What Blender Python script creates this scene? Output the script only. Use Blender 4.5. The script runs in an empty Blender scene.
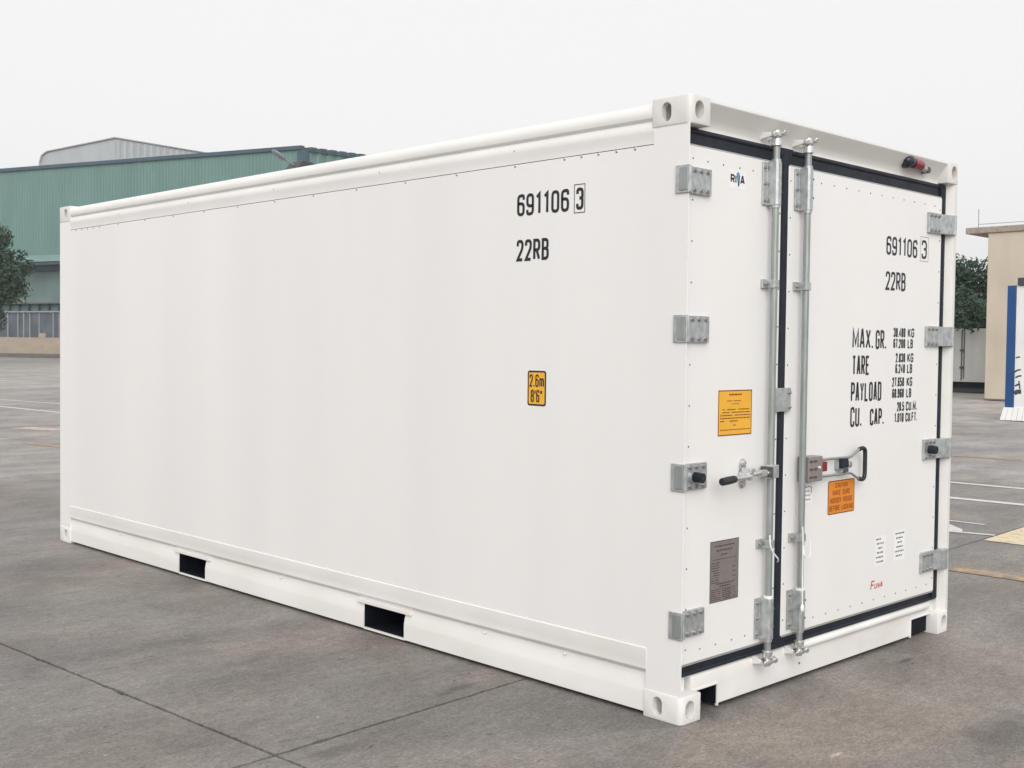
import bpy, bmesh, math, random
from mathutils import Vector, Matrix
R = math.radians
S = bpy.context.scene
COL = S.collection
random.seed(7)

# ------------------------------------------------------------------ camera
cam_d = bpy.data.cameras.new("camera")
cam_d.sensor_width = 36.0
cam_d.lens = 40.951
cam_d.clip_start = 0.05
cam_d.clip_end = 6000.0
cam = bpy.data.objects.new("camera", cam_d)
COL.objects.link(cam)
cam.matrix_world = Matrix(((0.71429035, 0.0145391, -0.69969844, -3.830),
                           (-0.69975473, 0.03128832, -0.71369767, -2.8916),
                           (0.01151586, 0.99940465, 0.03252275, 1.5589),
                           (0, 0, 0, 1)))
S.camera = cam

# ------------------------------------------------------------------ sky, sun, exposure
SUN_EL, SUN_AZ = R(34), R(221)          # azimuth measured clockwise from +y
wd = bpy.data.worlds.new("World")
S.world = wd
wd.use_nodes = True
nt = wd.node_tree
nt.nodes.clear()
w_out = nt.nodes.new("ShaderNodeOutputWorld")
w_bg = nt.nodes.new("ShaderNodeBackground")
w_sky = nt.nodes.new("ShaderNodeTexSky")
w_sky.sky_type = 'NISHITA'
w_sky.sun_disc = False
w_sky.sun_elevation = SUN_EL
w_sky.sun_rotation = SUN_AZ
w_sky.air_density = 1.0
w_sky.dust_density = 6.0
w_hsv = nt.nodes.new("ShaderNodeHueSaturation")
w_hsv.inputs['Saturation'].default_value = 0.12
w_mix = nt.nodes.new("ShaderNodeMix")
w_mix.data_type = 'RGBA'
w_mix.inputs[0].default_value = 0.84     # closed white cloud cover over the sky
w_mix.inputs[7].default_value = (7.15, 7.08, 7.06, 1)
nt.links.new(w_sky.outputs[0], w_hsv.inputs['Color'])
nt.links.new(w_hsv.outputs[0], w_mix.inputs[6])
nt.links.new(w_mix.outputs[2], w_bg.inputs['Color'])
w_bg.inputs['Strength'].default_value = 0.115
nt.links.new(w_bg.outputs[0], w_out.inputs['Surface'])

sun_d = bpy.data.lights.new("sun", 'SUN')
sun_d.energy = 1.5
sun_d.angle = R(50)
sun_d.color = (1.0, 0.975, 0.94)
sun = bpy.data.objects.new("sun", sun_d)
COL.objects.link(sun)
sd = Vector((math.sin(SUN_AZ) * math.cos(SUN_EL), math.cos(SUN_AZ) * math.cos(SUN_EL), math.sin(SUN_EL)))
sun.rotation_euler = sd.to_track_quat('Z', 'Y').to_euler()
sun.location = (-20, -20, 30)

S.view_settings.view_transform = 'Standard'
S.view_settings.look = 'None'
S.view_settings.exposure = 0.32
S.view_settings.gamma = 1.0

# ------------------------------------------------------------------ materials
def material(name, base, rough=0.5, metal=0.0, spec=0.5):
    m = bpy.data.materials.new(name)
    m.use_nodes = True
    b = m.node_tree.nodes["Principled BSDF"]
    b.inputs["Base Color"].default_value = (*base, 1)
    b.inputs["Roughness"].default_value = rough
    b.inputs["Metallic"].default_value = metal
    b.inputs["Specular IOR Level"].default_value = spec
    return m, m.node_tree, b

def vary(m, nt, b, base, amount=0.06, scale=(8, 8, 8), detail=4, bump=0.0, bump_scale=None, rr=None, tint=None, space='Object'):
    """base colour varied by stretched noise, with an optional fine bump and roughness variation"""
    N, Lk = nt.nodes, nt.links
    tc = N.new("ShaderNodeTexCoord")
    mp = N.new("ShaderNodeMapping")
    mp.inputs['Scale'].default_value = scale
    Lk.new(tc.outputs[space], mp.inputs[0])
    nz = N.new("ShaderNodeTexNoise")
    nz.inputs['Scale'].default_value = 1.0
    nz.inputs['Detail'].default_value = detail
    Lk.new(mp.outputs[0], nz.inputs['Vector'])
    rp = N.new("ShaderNodeValToRGB")
    lo = [max(0, c * (1 - amount)) for c in base]
    hi = [min(1, c * (1 + amount)) for c in base]
    if tint:
        lo = [l * t for l, t in zip(lo, tint)]
    rp.color_ramp.elements[0].position = 0.3
    rp.color_ramp.elements[1].position = 0.7
    rp.color_ramp.elements[0].color = (*lo, 1)
    rp.color_ramp.elements[1].color = (*hi, 1)
    Lk.new(nz.outputs[0], rp.inputs[0])
    Lk.new(rp.outputs[0], b.inputs["Base Color"])
    if rr:
        mr = N.new("ShaderNodeMapRange")
        mr.inputs['To Min'].default_value = rr[0]
        mr.inputs['To Max'].default_value = rr[1]
        Lk.new(nz.outputs[0], mr.inputs[0])
        Lk.new(mr.outputs[0], b.inputs["Roughness"])
    if bump:
        n2 = N.new("ShaderNodeTexNoise")
        n2.inputs['Scale'].default_value = 1.0
        n2.inputs['Detail'].default_value = 3
        m2 = N.new("ShaderNodeMapping")
        m2.inputs['Scale'].default_value = bump_scale or scale
        Lk.new(tc.outputs[space], m2.inputs[0])
        Lk.new(m2.outputs[0], n2.inputs['Vector'])
        bp = N.new("ShaderNodeBump")
        bp.inputs['Strength'].default_value = 1.0
        bp.inputs['Distance'].default_value = bump
        Lk.new(n2.outputs[0], bp.inputs['Height'])
        Lk.new(bp.outputs[0], b.inputs['Normal'])
    return m

def vmat(name, base, rough=0.5, metal=0.0, spec=0.5, **k):
    m, t, b = material(name, base, rough, metal, spec)
    return vary(m, t, b, base, **k)

M = {}
WHITE = (0.79, 0.782, 0.772)
M['panel'] = vmat('white_panel_paint', WHITE, 0.38, amount=0.034, scale=(1.1, 1.3, 0.14), bump=0.0022, bump_scale=(2.2, 2.2, 0.7), rr=(0.32, 0.46))
M['door'] = vmat('white_door_paint', WHITE, 0.36, amount=0.015, scale=(3, 3, 1.2), bump=0.0008, bump_scale=(3, 3, 2), rr=(0.30, 0.44))
M['frame'] = vmat('white_frame_paint', (0.76, 0.75, 0.73), 0.42, amount=0.035, scale=(5, 2, 5), bump=0.0006, bump_scale=(12, 12, 12), rr=(0.34, 0.52))
M['darker_frame'] = vmat('darker_cream_frame', (0.69, 0.68, 0.65), 0.42, amount=0.03, scale=(5, 2, 5), bump=0.0006, bump_scale=(12, 12, 12), rr=(0.34, 0.52))  # darker tone for header, top castings and right posts
M['frame_low'] = vmat('white_lower_frame_paint', (0.765, 0.754, 0.733), 0.42, amount=0.05, scale=(4, 1.6, 7), detail=7, bump=0.0005, bump_scale=(14, 14, 14), rr=(0.34, 0.55), tint=(1.0, 0.992, 0.975))
M['galv'] = vmat('galvanised_steel', (0.46, 0.485, 0.49), 0.38, 0.6, amount=0.22, scale=(38, 38, 30), detail=6, bump=0.0004, bump_scale=(120, 120, 120), rr=(0.28, 0.50))
M['bar'] = vmat('galvanised_tube', (0.33, 0.36, 0.35), 0.42, 0.6, amount=0.14, scale=(60, 60, 7), detail=5, rr=(0.34, 0.55))
M['zinc'] = vmat('bright_zinc', (0.66, 0.67, 0.67), 0.28, 0.85, amount=0.12, scale=(50, 50, 50), rr=(0.2, 0.4))
M['bolt'] = vmat('bolt_steel', (0.42, 0.42, 0.41), 0.35, 0.75, amount=0.15, scale=(90, 90, 90))
M['screw'] = vmat('dark_screw', (0.10, 0.10, 0.10), 0.5, 0.4, amount=0.2, scale=(90, 90, 90))
M['rubber'] = vmat('navy_black_rubber', (0.015, 0.020, 0.030), 0.55, spec=0.25, amount=0.25, scale=(14, 14, 14), bump=0.0008, bump_scale=(30, 30, 30))
M['grip'] = vmat('black_grip', (0.016, 0.017, 0.018), 0.5, amount=0.2, scale=(60, 60, 60))
M['dark'] = vmat('dark_recess_shade', (0.006, 0.008, 0.014), 0.7, spec=0.2, amount=0.3, scale=(9, 9, 9))  # shade inside pockets and recesses put into a near-black colour
M['seam'] = vmat('seam_sealant', (0.02, 0.02, 0.025), 0.7, amount=0.2, scale=(20, 20, 20))
M['alu'] = vmat('door_edge_aluminium', (0.42, 0.42, 0.41), 0.4, 0.4, amount=0.08, scale=(6, 6, 6))
M['ink'] = vmat('black_lettering', (0.010, 0.010, 0.016), 0.45, amount=0.2, scale=(30, 30, 30))
M['orange'] = vmat('orange_yellow_sticker', (0.78, 0.36, 0.028), 0.4, amount=0.05, scale=(12, 12, 12))
M['amber'] = vmat('amber_sticker', (0.82, 0.42, 0.035), 0.4, amount=0.04, scale=(12, 12, 12))
M['caution'] = vmat('orange_caution_sticker', (0.70, 0.235, 0.015), 0.4, amount=0.06, scale=(14, 14, 14))
M['brownink'] = vmat('brown_print', (0.16, 0.045, 0.008), 0.5, amount=0.15, scale=(40, 40, 40))
M['rustink'] = vmat('rust_print', (0.34, 0.07, 0.006), 0.5, amount=0.15, scale=(40, 40, 40))
M['greyink'] = vmat('grey_print', (0.20, 0.20, 0.20), 0.5, amount=0.2, scale=(40, 40, 40))
M['platemat'] = vmat('etched_plate', (0.255, 0.225, 0.215), 0.42, 0.35, amount=0.09, scale=(25, 25, 25))
M['plateink'] = vmat('etched_print', (0.055, 0.045, 0.045), 0.5, amount=0.2, scale=(40, 40, 40))
M['paper'] = vmat('white_sticker', (0.84, 0.84, 0.84), 0.4, amount=0.02, scale=(9, 9, 9))
M['red'] = vmat('red_print', (0.55, 0.015, 0.03), 0.4, amount=0.1, scale=(20, 20, 20))
M['blueink'] = vmat('blue_print', (0.04, 0.16, 0.36), 0.4, amount=0.1, scale=(20, 20, 20))
M['lens_red'] = vmat('red_lens', (0.21, 0.013, 0.020), 0.25, amount=0.15, scale=(40, 40, 40))
M['lens_navy'] = vmat('navy_cap', (0.018, 0.024, 0.045), 0.3, amount=0.2, scale=(40, 40, 40))
M['lockbox'] = vmat('grey_lock_box', (0.30, 0.265, 0.25), 0.45, 0.4, amount=0.1, scale=(30, 30, 30))
M['cord'] = vmat('white_cord', (0.82, 0.82, 0.80), 0.6, amount=0.05, scale=(60, 60, 60))

def ground_material(name, base, far=False):
    m, t, b = material(name, base, 0.55, 0.0, 0.5)
    N, Lk = t.nodes, t.links
    tc = N.new("ShaderNodeTexCoord")
    geo = N.new("ShaderNodeNewGeometry")
    rot = N.new("ShaderNodeMapping")
    rot.inputs['Rotation'].default_value = (0, 0, R(-3.2))
    Lk.new(geo.outputs['Position'], rot.inputs[0])
    def noise(scale, detail, rough=0.6):
        mp = N.new("ShaderNodeMapping")
        mp.inputs['Scale'].default_value = scale
        Lk.new(rot.outputs[0], mp.inputs[0])
        n = N.new("ShaderNodeTexNoise")
        n.inputs['Scale'].default_value = 1.0
        n.inputs['Detail'].default_value = detail
        n.inputs['Roughness'].default_value = rough
        Lk.new(mp.outputs[0], n.inputs['Vector'])
        return n.outputs[0]
    def remap(v, a, b_, c, d):
        r = N.new("ShaderNodeMapRange")
        r.inputs[1].default_value, r.inputs[2].default_value = a, b_
        r.inputs[3].default_value, r.inputs[4].default_value = c, d
        Lk.new(v, r.inputs[0])
        return r.outputs[0]
    def mul(a, b_):
        r = N.new("ShaderNodeMath")
        r.operation = 'MULTIPLY'
        Lk.new(a, r.inputs[0])
        if isinstance(b_, float):
            r.inputs[1].default_value = b_
        else:
            Lk.new(b_, r.inputs[1])
        return r.outputs[0]
    big = remap(noise((0.30, 0.55, 1), 5, 0.62), 0.36, 0.64, 0.80, 1.18)
    mid = remap(noise((1.25, 1.7, 1), 8, 0.72), 0.37, 0.63, 0.76, 1.22)
    streak = remap(noise((5.0, 20, 1), 5, 0.7), 0.38, 0.62, 0.94, 1.06)
    fine = remap(noise((62, 78, 1), 4, 0.8), 0.40, 0.60, 0.74, 1.26)
    grit = remap(noise((18, 25, 1), 6, 0.78), 0.38, 0.62, 0.83, 1.17)
    spots = mul(remap(noise((7.0, 17.0, 1), 3, 0.55), 0.66, 0.72, 1.0, 0.66), remap(noise((12, 27, 1), 2, 0.5), 0.715, 0.735, 1.0, 0.42))
    chips = remap(noise((13, 17, 1), 1, 0.5), 0.775, 0.80, 1.0, 1.7)
    v = mul(mul(mul(mul(big, mid), mul(streak, fine)), mul(spots, chips)), grit)
    warm = noise((0.35, 0.8, 1), 3)
    rp = N.new("ShaderNodeValToRGB")
    rp.color_ramp.elements[0].position, rp.color_ramp.elements[1].position = 0.35, 0.65
    rp.color_ramp.elements[0].color = (base[0] * 0.96, base[1] * 0.99, base[2] * 1.02, 1)
    rp.color_ramp.elements[1].color = (base[0] * 1.09, base[1] * 1.01, base[2] * 0.95, 1)
    Lk.new(warm, rp.inputs[0])
    mx = N.new("ShaderNodeVectorMath")
    mx.operation = 'SCALE'
    Lk.new(rp.outputs[0], mx.inputs[0])
    Lk.new(v, mx.inputs['Scale'])
    out = mx.outputs[0]
    if not far:
        # a damp oil stain with its own place and outline, and a dark scrape
        for (sx, sy, ra, rb, dark) in ((0.92, -0.98, 0.30, 0.17, 0.62), (-0.30, 1.02, 0.10, 0.035, 0.6), (-0.42, 0.99, 0.05, 0.02, 0.6), (1.66, -0.14, 0.09, 0.022, 0.45), (-1.2, 0.72, 0.16, 0.05, 0.72), (0.185, -0.605, 0.05, 0.012, 2.0), (-0.95, 1.75, 0.45, 0.22, 0.84), (-1.0, 2.6, 0.5, 0.10, 0.86)):
            mp = N.new("ShaderNodeMapping")
            mp.vector_type = 'POINT'
            mp.inputs['Location'].default_value = (-sx / ra, -sy / rb, 0)
            mp.inputs['Scale'].default_value = (1 / ra, 1 / rb, 0)
            ad = N.new("ShaderNodeVectorMath")
            ad.operation = 'ADD'
            nz = N.new("ShaderNodeTexNoise")
            nz.inputs['Scale'].default_value = 9.0
            nz.inputs['Detail'].default_value = 4
            Lk.new(geo.outputs['Position'], nz.inputs['Vector'])
            sb = N.new("ShaderNodeVectorMath")
            sb.operation = 'MULTIPLY_ADD'
            sb.inputs[1].default_value = (1.3, 1.3, 0)
            sb.inputs[2].default_value = (-0.65, -0.65, 0)
            Lk.new(nz.outputs['Color'], sb.inputs[0])
            Lk.new(geo.outputs['Position'], mp.inputs[0])
            Lk.new(mp.outputs[0], ad.inputs[0])
            Lk.new(sb.outputs[0], ad.inputs[1])
            ln = N.new("ShaderNodeVectorMath")
            ln.operation = 'LENGTH'
            Lk.new(ad.outputs[0], ln.inputs[0])
            k = remap(ln.outputs['Value'], 0.55, 1.15, dark, 1.0)
            s2 = N.new("ShaderNodeVectorMath")
            s2.operation = 'SCALE'
            Lk.new(out, s2.inputs[0])
            Lk.new(k, s2.inputs['Scale'])
            out = s2.outputs[0]
    Lk.new(out, b.inputs["Base Color"])
    bp = N.new("ShaderNodeBump")
    bp.inputs['Strength'].default_value = 0.7
    bp.inputs['Distance'].default_value = 0.004
    Lk.new(mul(fine, streak), bp.inputs['Height'])
    Lk.new(bp.outputs[0], b.inputs['Normal'])
    return m
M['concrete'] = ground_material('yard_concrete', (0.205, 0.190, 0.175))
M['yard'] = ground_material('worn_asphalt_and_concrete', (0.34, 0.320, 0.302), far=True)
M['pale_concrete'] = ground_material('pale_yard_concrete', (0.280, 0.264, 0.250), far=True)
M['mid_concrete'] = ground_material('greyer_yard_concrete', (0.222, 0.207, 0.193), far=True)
M['joint'] = vmat('joint_filler', (0.006, 0.005, 0.005), 1.0, spec=0.0, amount=0.3, scale=(6, 6, 6))

def paint_material(name, base, worn=0.55):
    m, t, b = material(name, base, 0.7, 0, 0.3)
    N, Lk = t.nodes, t.links
    geo = N.new("ShaderNodeNewGeometry")
    n = N.new("ShaderNodeTexNoise")
    n.inputs['Scale'].default_value = 9.0
    n.inputs['Detail'].default_value = 8
    n.inputs['Roughness'].default_value = 0.7
    Lk.new(geo.outputs['Position'], n.inputs['Vector'])
    r = N.new("ShaderNodeValToRGB")
    r.color_ramp.elements[0].position = worn - 0.12
    r.color_ramp.elements[1].position = worn + 0.12
    r.color_ramp.elements[0].color = (*base, 1)
    r.color_ramp.elements[1].color = (0.20, 0.185, 0.17, 1)
    Lk.new(n.outputs[0], r.inputs[0])
    Lk.new(r.outputs[0], b.inputs['Base Color'])
    return m
M['line_white'] = paint_material('worn_white_line_paint', (0.62, 0.61, 0.60), 0.66)
M['line_orange'] = paint_material('worn_orange_line_paint', (0.50, 0.34, 0.19), 0.50)
M['line_orange_faint'] = paint_material('faded_orange_line_paint', (0.40, 0.31, 0.22), 0.50)
M['line_cream'] = paint_material('worn_cream_line_paint', (0.68, 0.57, 0.40), 0.62)
M['line_faint2'] = paint_material('faded_pink_line_paint', (0.52, 0.45, 0.38), 0.60)
M['line_faint'] = paint_material('faded_white_line_paint', (0.36, 0.35, 0.34), 0.55)

M['teal'] = vmat('teal_corrugated_sheet', (0.118, 0.212, 0.196), 0.5, amount=0.10, scale=(0.35, 1, 0.12), detail=6)
M['teal_low'] = vmat('grey_teal_wall', (0.125, 0.185, 0.18), 0.6, amount=0.14, scale=(0.5, 1, 0.4), detail=6)
M['trim_blue'] = vmat('slate_blue_trim', (0.045, 0.085, 0.115), 0.45, amount=0.12, scale=(0.6, 0.6, 1))
M['awning'] = vmat('pale_teal_awning', (0.19, 0.30, 0.28), 0.5, amount=0.08, scale=(0.6, 0.6, 1))
M['win_glass'] = vmat('grey_factory_glass', (0.085, 0.105, 0.125), 0.15, amount=0.3, scale=(0.7, 1, 0.5))
M['win_frame'] = vmat('pale_window_frame', (0.27, 0.29, 0.31), 0.5, amount=0.08, scale=(2, 2, 2))
M['tan'] = vmat('tan_plinth', (0.35, 0.295, 0.235), 0.8, amount=0.10, scale=(0.9, 0.9, 2), detail=6)
M['plinth'] = vmat('grey_plinth', (0.14, 0.13, 0.125), 0.85, amount=0.12, scale=(0.9, 0.9, 2))
M['grey_sheet'] = vmat('grey_metal_cladding', (0.41, 0.425, 0.44), 0.5, 0.1, amount=0.08, scale=(0.6, 0.6, 0.25), detail=6)
M['render'] = vmat('beige_render', (0.53, 0.465, 0.38), 0.85, amount=0.09, scale=(1.1, 1.1, 0.7), detail=8, bump=0.004, bump_scale=(30, 30, 30))
M['slab'] = vmat('roof_slab_concrete', (0.33, 0.28, 0.235), 0.85, amount=0.22, scale=(7, 7, 7), detail=6)
M['signal_blue'] = vmat('signal_blue_paint', (0.006, 0.062, 0.21), 0.45, amount=0.10, scale=(3, 3, 1.5))
M['pillar_white'] = vmat('pillar_white_paint', (0.76, 0.76, 0.75), 0.5, amount=0.06, scale=(4, 4, 1.5), detail=6)
M['shaded_white'] = vmat('tree_shaded_white', (0.56, 0.56, 0.54), 0.6, amount=0.08, scale=(2, 2, .7), detail=6)  # tree shade darkened into the white of the distant container
M['bark'] = vmat('bark', (0.07, 0.055, 0.04), 0.9, amount=0.3, scale=(6, 6, 2), bump=0.02, bump_scale=(14, 14, 3))
M['steel_dark'] = vmat('dark_grey_steel', (0.06, 0.07, 0.075), 0.5, 0.3, amount=0.15, scale=(5, 5, 5))

def leaf_material(name, a, b_):
    m, t, b = material(name, a, 0.55, 0, 0.35)
    N, Lk = t.nodes, t.links
    g = N.new("ShaderNodeNewGeometry")
    r = N.new("ShaderNodeValToRGB")
    r.color_ramp.elements[0].color = (*a, 1)
    r.color_ramp.elements[1].color = (*b_, 1)
    Lk.new(g.outputs['Random Per Island'], r.inputs[0])
    Lk.new(r.outputs[0], b.inputs['Base Color'])
    return m
M['leaf'] = leaf_material('dark_green_leaves', (0.014, 0.036, 0.026), (0.042, 0.088, 0.046))
M['leaf2'] = leaf_material('mid_green_leaves', (0.03, 0.058, 0.035), (0.07, 0.12, 0.06))

# ------------------------------------------------------------------ mesh helpers
class MB:
    def __init__(self):
        self.v, self.f, self.mi, self.m = [], [], [], []
    def _m(self, mat):
        if mat not in self.m:
            self.m.append(mat)
        return self.m.index(mat)
    def add(self, verts, faces, mat):
        n, k = len(self.v), self._m(mat)
        self.v += [tuple(p) for p in verts]
        for f in faces:
            self.f.append([i + n for i in f])
            self.mi.append(k)
        return self
    def box(self, x0, x1, y0, y1, z0, z1, mat):
        x0, x1 = sorted((x0, x1)); y0, y1 = sorted((y0, y1)); z0, z1 = sorted((z0, z1))
        v = [(x0, y0, z0), (x1, y0, z0), (x1, y1, z0), (x0, y1, z0), (x0, y0, z1), (x1, y0, z1), (x1, y1, z1), (x0, y1, z1)]
        return self.add(v, [(3, 2, 1, 0), (4, 5, 6, 7), (0, 1, 5, 4), (1, 2, 6, 5), (2, 3, 7, 6), (3, 0, 4, 7)], mat)
    def prism(self, poly, a0, a1, axis, mat, caps=True):
        """poly: list of 2-D points; extruded along axis ('x': poly=(y,z); 'y': poly=(x,z); 'z': poly=(x,y))"""
        def P(p, a):
            return {'x': (a, p[0], p[1]), 'y': (p[0], a, p[1]), 'z': (p[0], p[1], a)}[axis]
        n = len(poly)
        area = sum(poly[i][0] * poly[(i + 1) % n][1] - poly[(i + 1) % n][0] * poly[i][1] for i in range(n))
        if axis == 'y':
            area = -area
        pl = list(poly) if area > 0 else list(reversed(poly))
        v = [P(p, a0) for p in pl] + [P(p, a1) for p in pl]
        f = [(i, (i + 1) % n, (i + 1) % n + n, i + n) for i in range(n)]
        if a1 < a0:
            f = [tuple(reversed(q)) for q in f]
        if caps:
            c0, c1 = tuple(reversed(range(n))), tuple(range(n, 2 * n))
            if a1 < a0:
                c0, c1 = tuple(reversed(c0)), tuple(reversed(c1))
            f += [c0, c1]
        return self.add(v, f, mat)
    def cyl(self, p0, p1, r0, mat, n=12, r1=None, caps=True):
        p0, p1 = Vector(p0), Vector(p1)
        r1 = r0 if r1 is None else r1
        d = (p1 - p0).normalized()
        a = d.orthogonal().normalized()
        b = d.cross(a)
        v = []
        for p, r in ((p0, r0), (p1, r1)):
            for i in range(n):
                t = 2 * math.pi * i / n
                v.append(p + (a * math.cos(t) + b * math.sin(t)) * r)
        f = [(i, (i + 1) % n, (i + 1) % n + n, i + n) for i in range(n)]
        if caps:
            f += [tuple(reversed(range(n))), tuple(range(n, 2 * n))]
        return self.add(v, f, mat)
    def tube(self, pts, r, mat, n=8):
        pts = [Vector(p) for p in pts]
        rings = []
        a = None
        for i, p in enumerate(pts):
            d = (pts[min(i + 1, len(pts) - 1)] - pts[max(i - 1, 0)]).normalized()
            a = d.orthogonal().normalized() if a is None else (a - d * a.dot(d)).normalized()
            b = d.cross(a)
            rr = r[i] if isinstance(r, (list, tuple)) else r
            rings.append([p + (a * math.cos(2 * math.pi * k / n) + b * math.sin(2 * math.pi * k / n)) * rr for k in range(n)])
        v = [q for ring in rings for q in ring]
        f = []
        for i in range(len(pts) - 1):
            for k in range(n):
                f.append((i * n + k, i * n + (k + 1) % n, (i + 1) * n + (k + 1) % n, (i + 1) * n + k))
        f += [tuple(reversed(range(n))), tuple(range((len(pts) - 1) * n, len(pts) * n))]
        return self.add(v, f, mat)
    def ball(self, c, r, mat, sc=(1, 1, 1), n=12, m=7):
        v, f = [], []
        for j in range(m + 1):
            th = math.pi * j / m
            for i in range(n):
                ph = 2 * math.pi * i / n
                v.append((c[0] + r * sc[0] * math.sin(th) * math.cos(ph), c[1] + r * sc[1] * math.sin(th) * math.sin(ph), c[2] + r * sc[2] * math.cos(th)))
        for j in range(m):
            for i in range(n):
                f.append((j * n + i, (j + 1) * n + i, (j + 1) * n + (i + 1) % n, j * n + (i + 1) % n))
        return self.add(v, f, mat)
    def mesh(self, name):
        me = bpy.data.meshes.new(name)
        me.from_pydata(self.v, [], self.f)
        for m in self.m:
            me.materials.append(M[m])
        me.polygons.foreach_set('material_index', self.mi)
        me.update()
        return me
    def build(self, name, parent=None, bevel=0.0, seg=2, smooth=False, kind=None, label=None, weld=False):
        me = self.mesh(name)
        if weld:
            bm = bmesh.new(); bm.from_mesh(me)
            bmesh.ops.remove_doubles(bm, verts=bm.verts, dist=1e-5)
            bm.to_mesh(me); bm.free()
        o = bpy.data.objects.new(name, me)
        COL.objects.link(o)
        if parent is not None:
            o.parent = parent
        finish(o, bevel, seg, smooth)
        if kind:
            o['kind'] = kind
        if label:
            o['label'] = label
        return o

def finish(o, bevel=0.0, seg=2, smooth=False):
    if bevel:
        md = o.modifiers.new('bevel', 'BEVEL')
        md.width = bevel
        md.segments = seg
        md.limit_method = 'ANGLE'
        md.angle_limit = R(35)
        md.harden_normals = False
    if smooth or bevel:
        o.data.polygons.foreach_set('use_smooth', [True] * len(o.data.polygons))
        o.data.set_sharp_from_angle(angle=R(38)) if not bevel else None
        if bevel:
            wn = o.modifiers.new('normals', 'WEIGHTED_NORMAL')
            wn.keep_sharp = False
            wn.weight = 60

def thing(name, label, cat, loc=(0, 0, 0), rotz=0.0, group=None):
    o = bpy.data.objects.new(name, None)
    COL.objects.link(o)
    o.location = loc
    o.rotation_euler = (0, 0, rotz)
    o['label'] = label
    o['category'] = cat
    if group:
        o['group'] = group
    o.empty_display_size = 0.3
    return o

def copy_tree(o, parent=None):
    c = o.copy()
    COL.objects.link(c)
    c.parent = parent
    for ch in list(o.children):
        copy_tree(ch, c)
    return c

def link_copy(o, name, parent, loc=(0, 0, 0), rot=(0, 0, 0)):
    c = o.copy()
    COL.objects.link(c)
    c.name = name
    c.parent = parent
    c.location = loc
    c.rotation_euler = rot
    return c

# ------------------------------------------------------------------ stroke lettering
O_ = [(0, 0, 1), (1, 0, 1), (1, 1, 1), (0, 1, 1), 'c']
G = {
    '0': [O_], 'O': [O_], 'Q': [O_],
    '1': [[(0.62, 0), (0.62, 1), (0.2, 0.84)]],
    '2': [[(0, .74), (0, 1, 1), (1, 1, 1), (1, .62, .6), (0, 0), (1, 0)]],
    '3': [[(0, .76), (0, 1, 1), (1, 1, 1), (1, .53, .8), (.4, .53)], [(.4, .53), (1, .53, .8), (1, 0, 1), (0, 0, 1), (0, .24)]],
    '4': [[(.75, 0), (.75, 1), (0, .3), (1, .3)]],
    '5': [[(1, 1), (.04, 1), (0, .56), (1, .58, 1), (1, 0, 1), (0, 0, 1), (0, .22)]],
    '6': [[(1, .78), (1, 1, 1), (0, 1, 1), (0, 0, 1), (1, 0, 1), (1, .58, 1), (0, .58)]],
    '7': [[(0, 1), (1, 1), (.32, 0)]],
    '8': [[(0, 0, 1), (1, 0, 1), (1, .53, 1), (0, .53, 1), 'c'], [(.04, .53, 1), (.96, .53, 1), (.96, 1, 1), (.04, 1, 1), 'c']],
    '9': [[(0, .22), (0, 0, 1), (1, 0, 1), (1, 1, 1), (0, 1, 1), (0, .42, 1), (1, .42)]],
    'A': [[(0, 0), (.42, 1), (.58, 1), (1, 0)], [(.18, .28), (.82, .28)]],
    'B': [[(0, .53), (0, 1), (.96, 1, 1), (.96, .53, 1), (0, .53)], [(0, .53), (1, .53, 1), (1, 0, 1), (0, 0), (0, .53)]],
    'C': [[(1, .74), (1, 1, 1), (0, 1, 1), (0, 0, 1), (1, 0, 1), (1, .26)]],
    'D': [[(0, 0), (1, 0, 1), (1, 1, 1), (0, 1), 'c']],
    'E': [[(1, 1), (0, 1), (0, 0), (1, 0)], [(0, .52), (.85, .52)]],
    'F': [[(1, 1), (0, 1), (0, 0)], [(0, .52), (.85, .52)]],
    'G': [[(1, .74), (1, 1, 1), (0, 1, 1), (0, 0, 1), (1, 0, 1), (1, .48), (.55, .48)]],
    'I': [[(.5, 0), (.5, 1)]],
    'K': [[(0, 0), (0, 1)], [(1, 1), (.05, .42)], [(.32, .6), (1, 0)]],
    'L': [[(0, 1), (0, 0), (1, 0)]],
    'M': [[(0, 0), (0, 1), (.5, .2), (1, 1), (1, 0)]],
    'N': [[(0, 0), (0, 1), (1, 0), (1, 1)]],
    'P': [[(0, 0), (0, 1), (1, 1, 1), (1, .46, 1), (0, .46)]],
    'R': [[(0, 0), (0, 1), (1, 1, 1), (1, .48, 1), (0, .48)], [(.5, .48), (1, 0)]],
    'S': [[(1, .76), (1, 1, 1), (0, 1, 1), (0, .54, .8), (1, .5, .8), (1, 0, 1), (0, 0, 1), (0, .24)]],
    'T': [[(0, 1), (1, 1)], [(.5, 1), (.5, 0)]],
    'U': [[(0, 1), (0, 0, 1), (1, 0, 1), (1, 1)]],
    'W': [[(0, 1), (.25, 0), (.5, .8), (.75, 0), (1, 1)]],
    'X': [[(0, 0), (1, 1)], [(0, 1), (1, 0)]],
    'Y': [[(0, 1), (.5, .45), (1, 1)], [(.5, .45), (.5, 0)]],
    'm': [[(0, 0), (0, .66), (.5, .66, .6), (.5, 0)], [(.5, .66), (1, .66, .6), (1, 0)]],
    '.': [[(.5, -.02), (.5, .10)]], ',': [[(.5, .1), (.5, -.08)]],
    "'": [[(.5, .72), (.5, 1)]], '"': [[(.2, .72), (.2, 1)], [(.8, .72), (.8, 1)]],
}
ADV = {'.': .34, ',': .34, "'": .34, '"': .7, ' ': .75, 'I': .42, '1': .8, 'M': 1.25, 'm': 1.35, 'W': 1.3}

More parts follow.
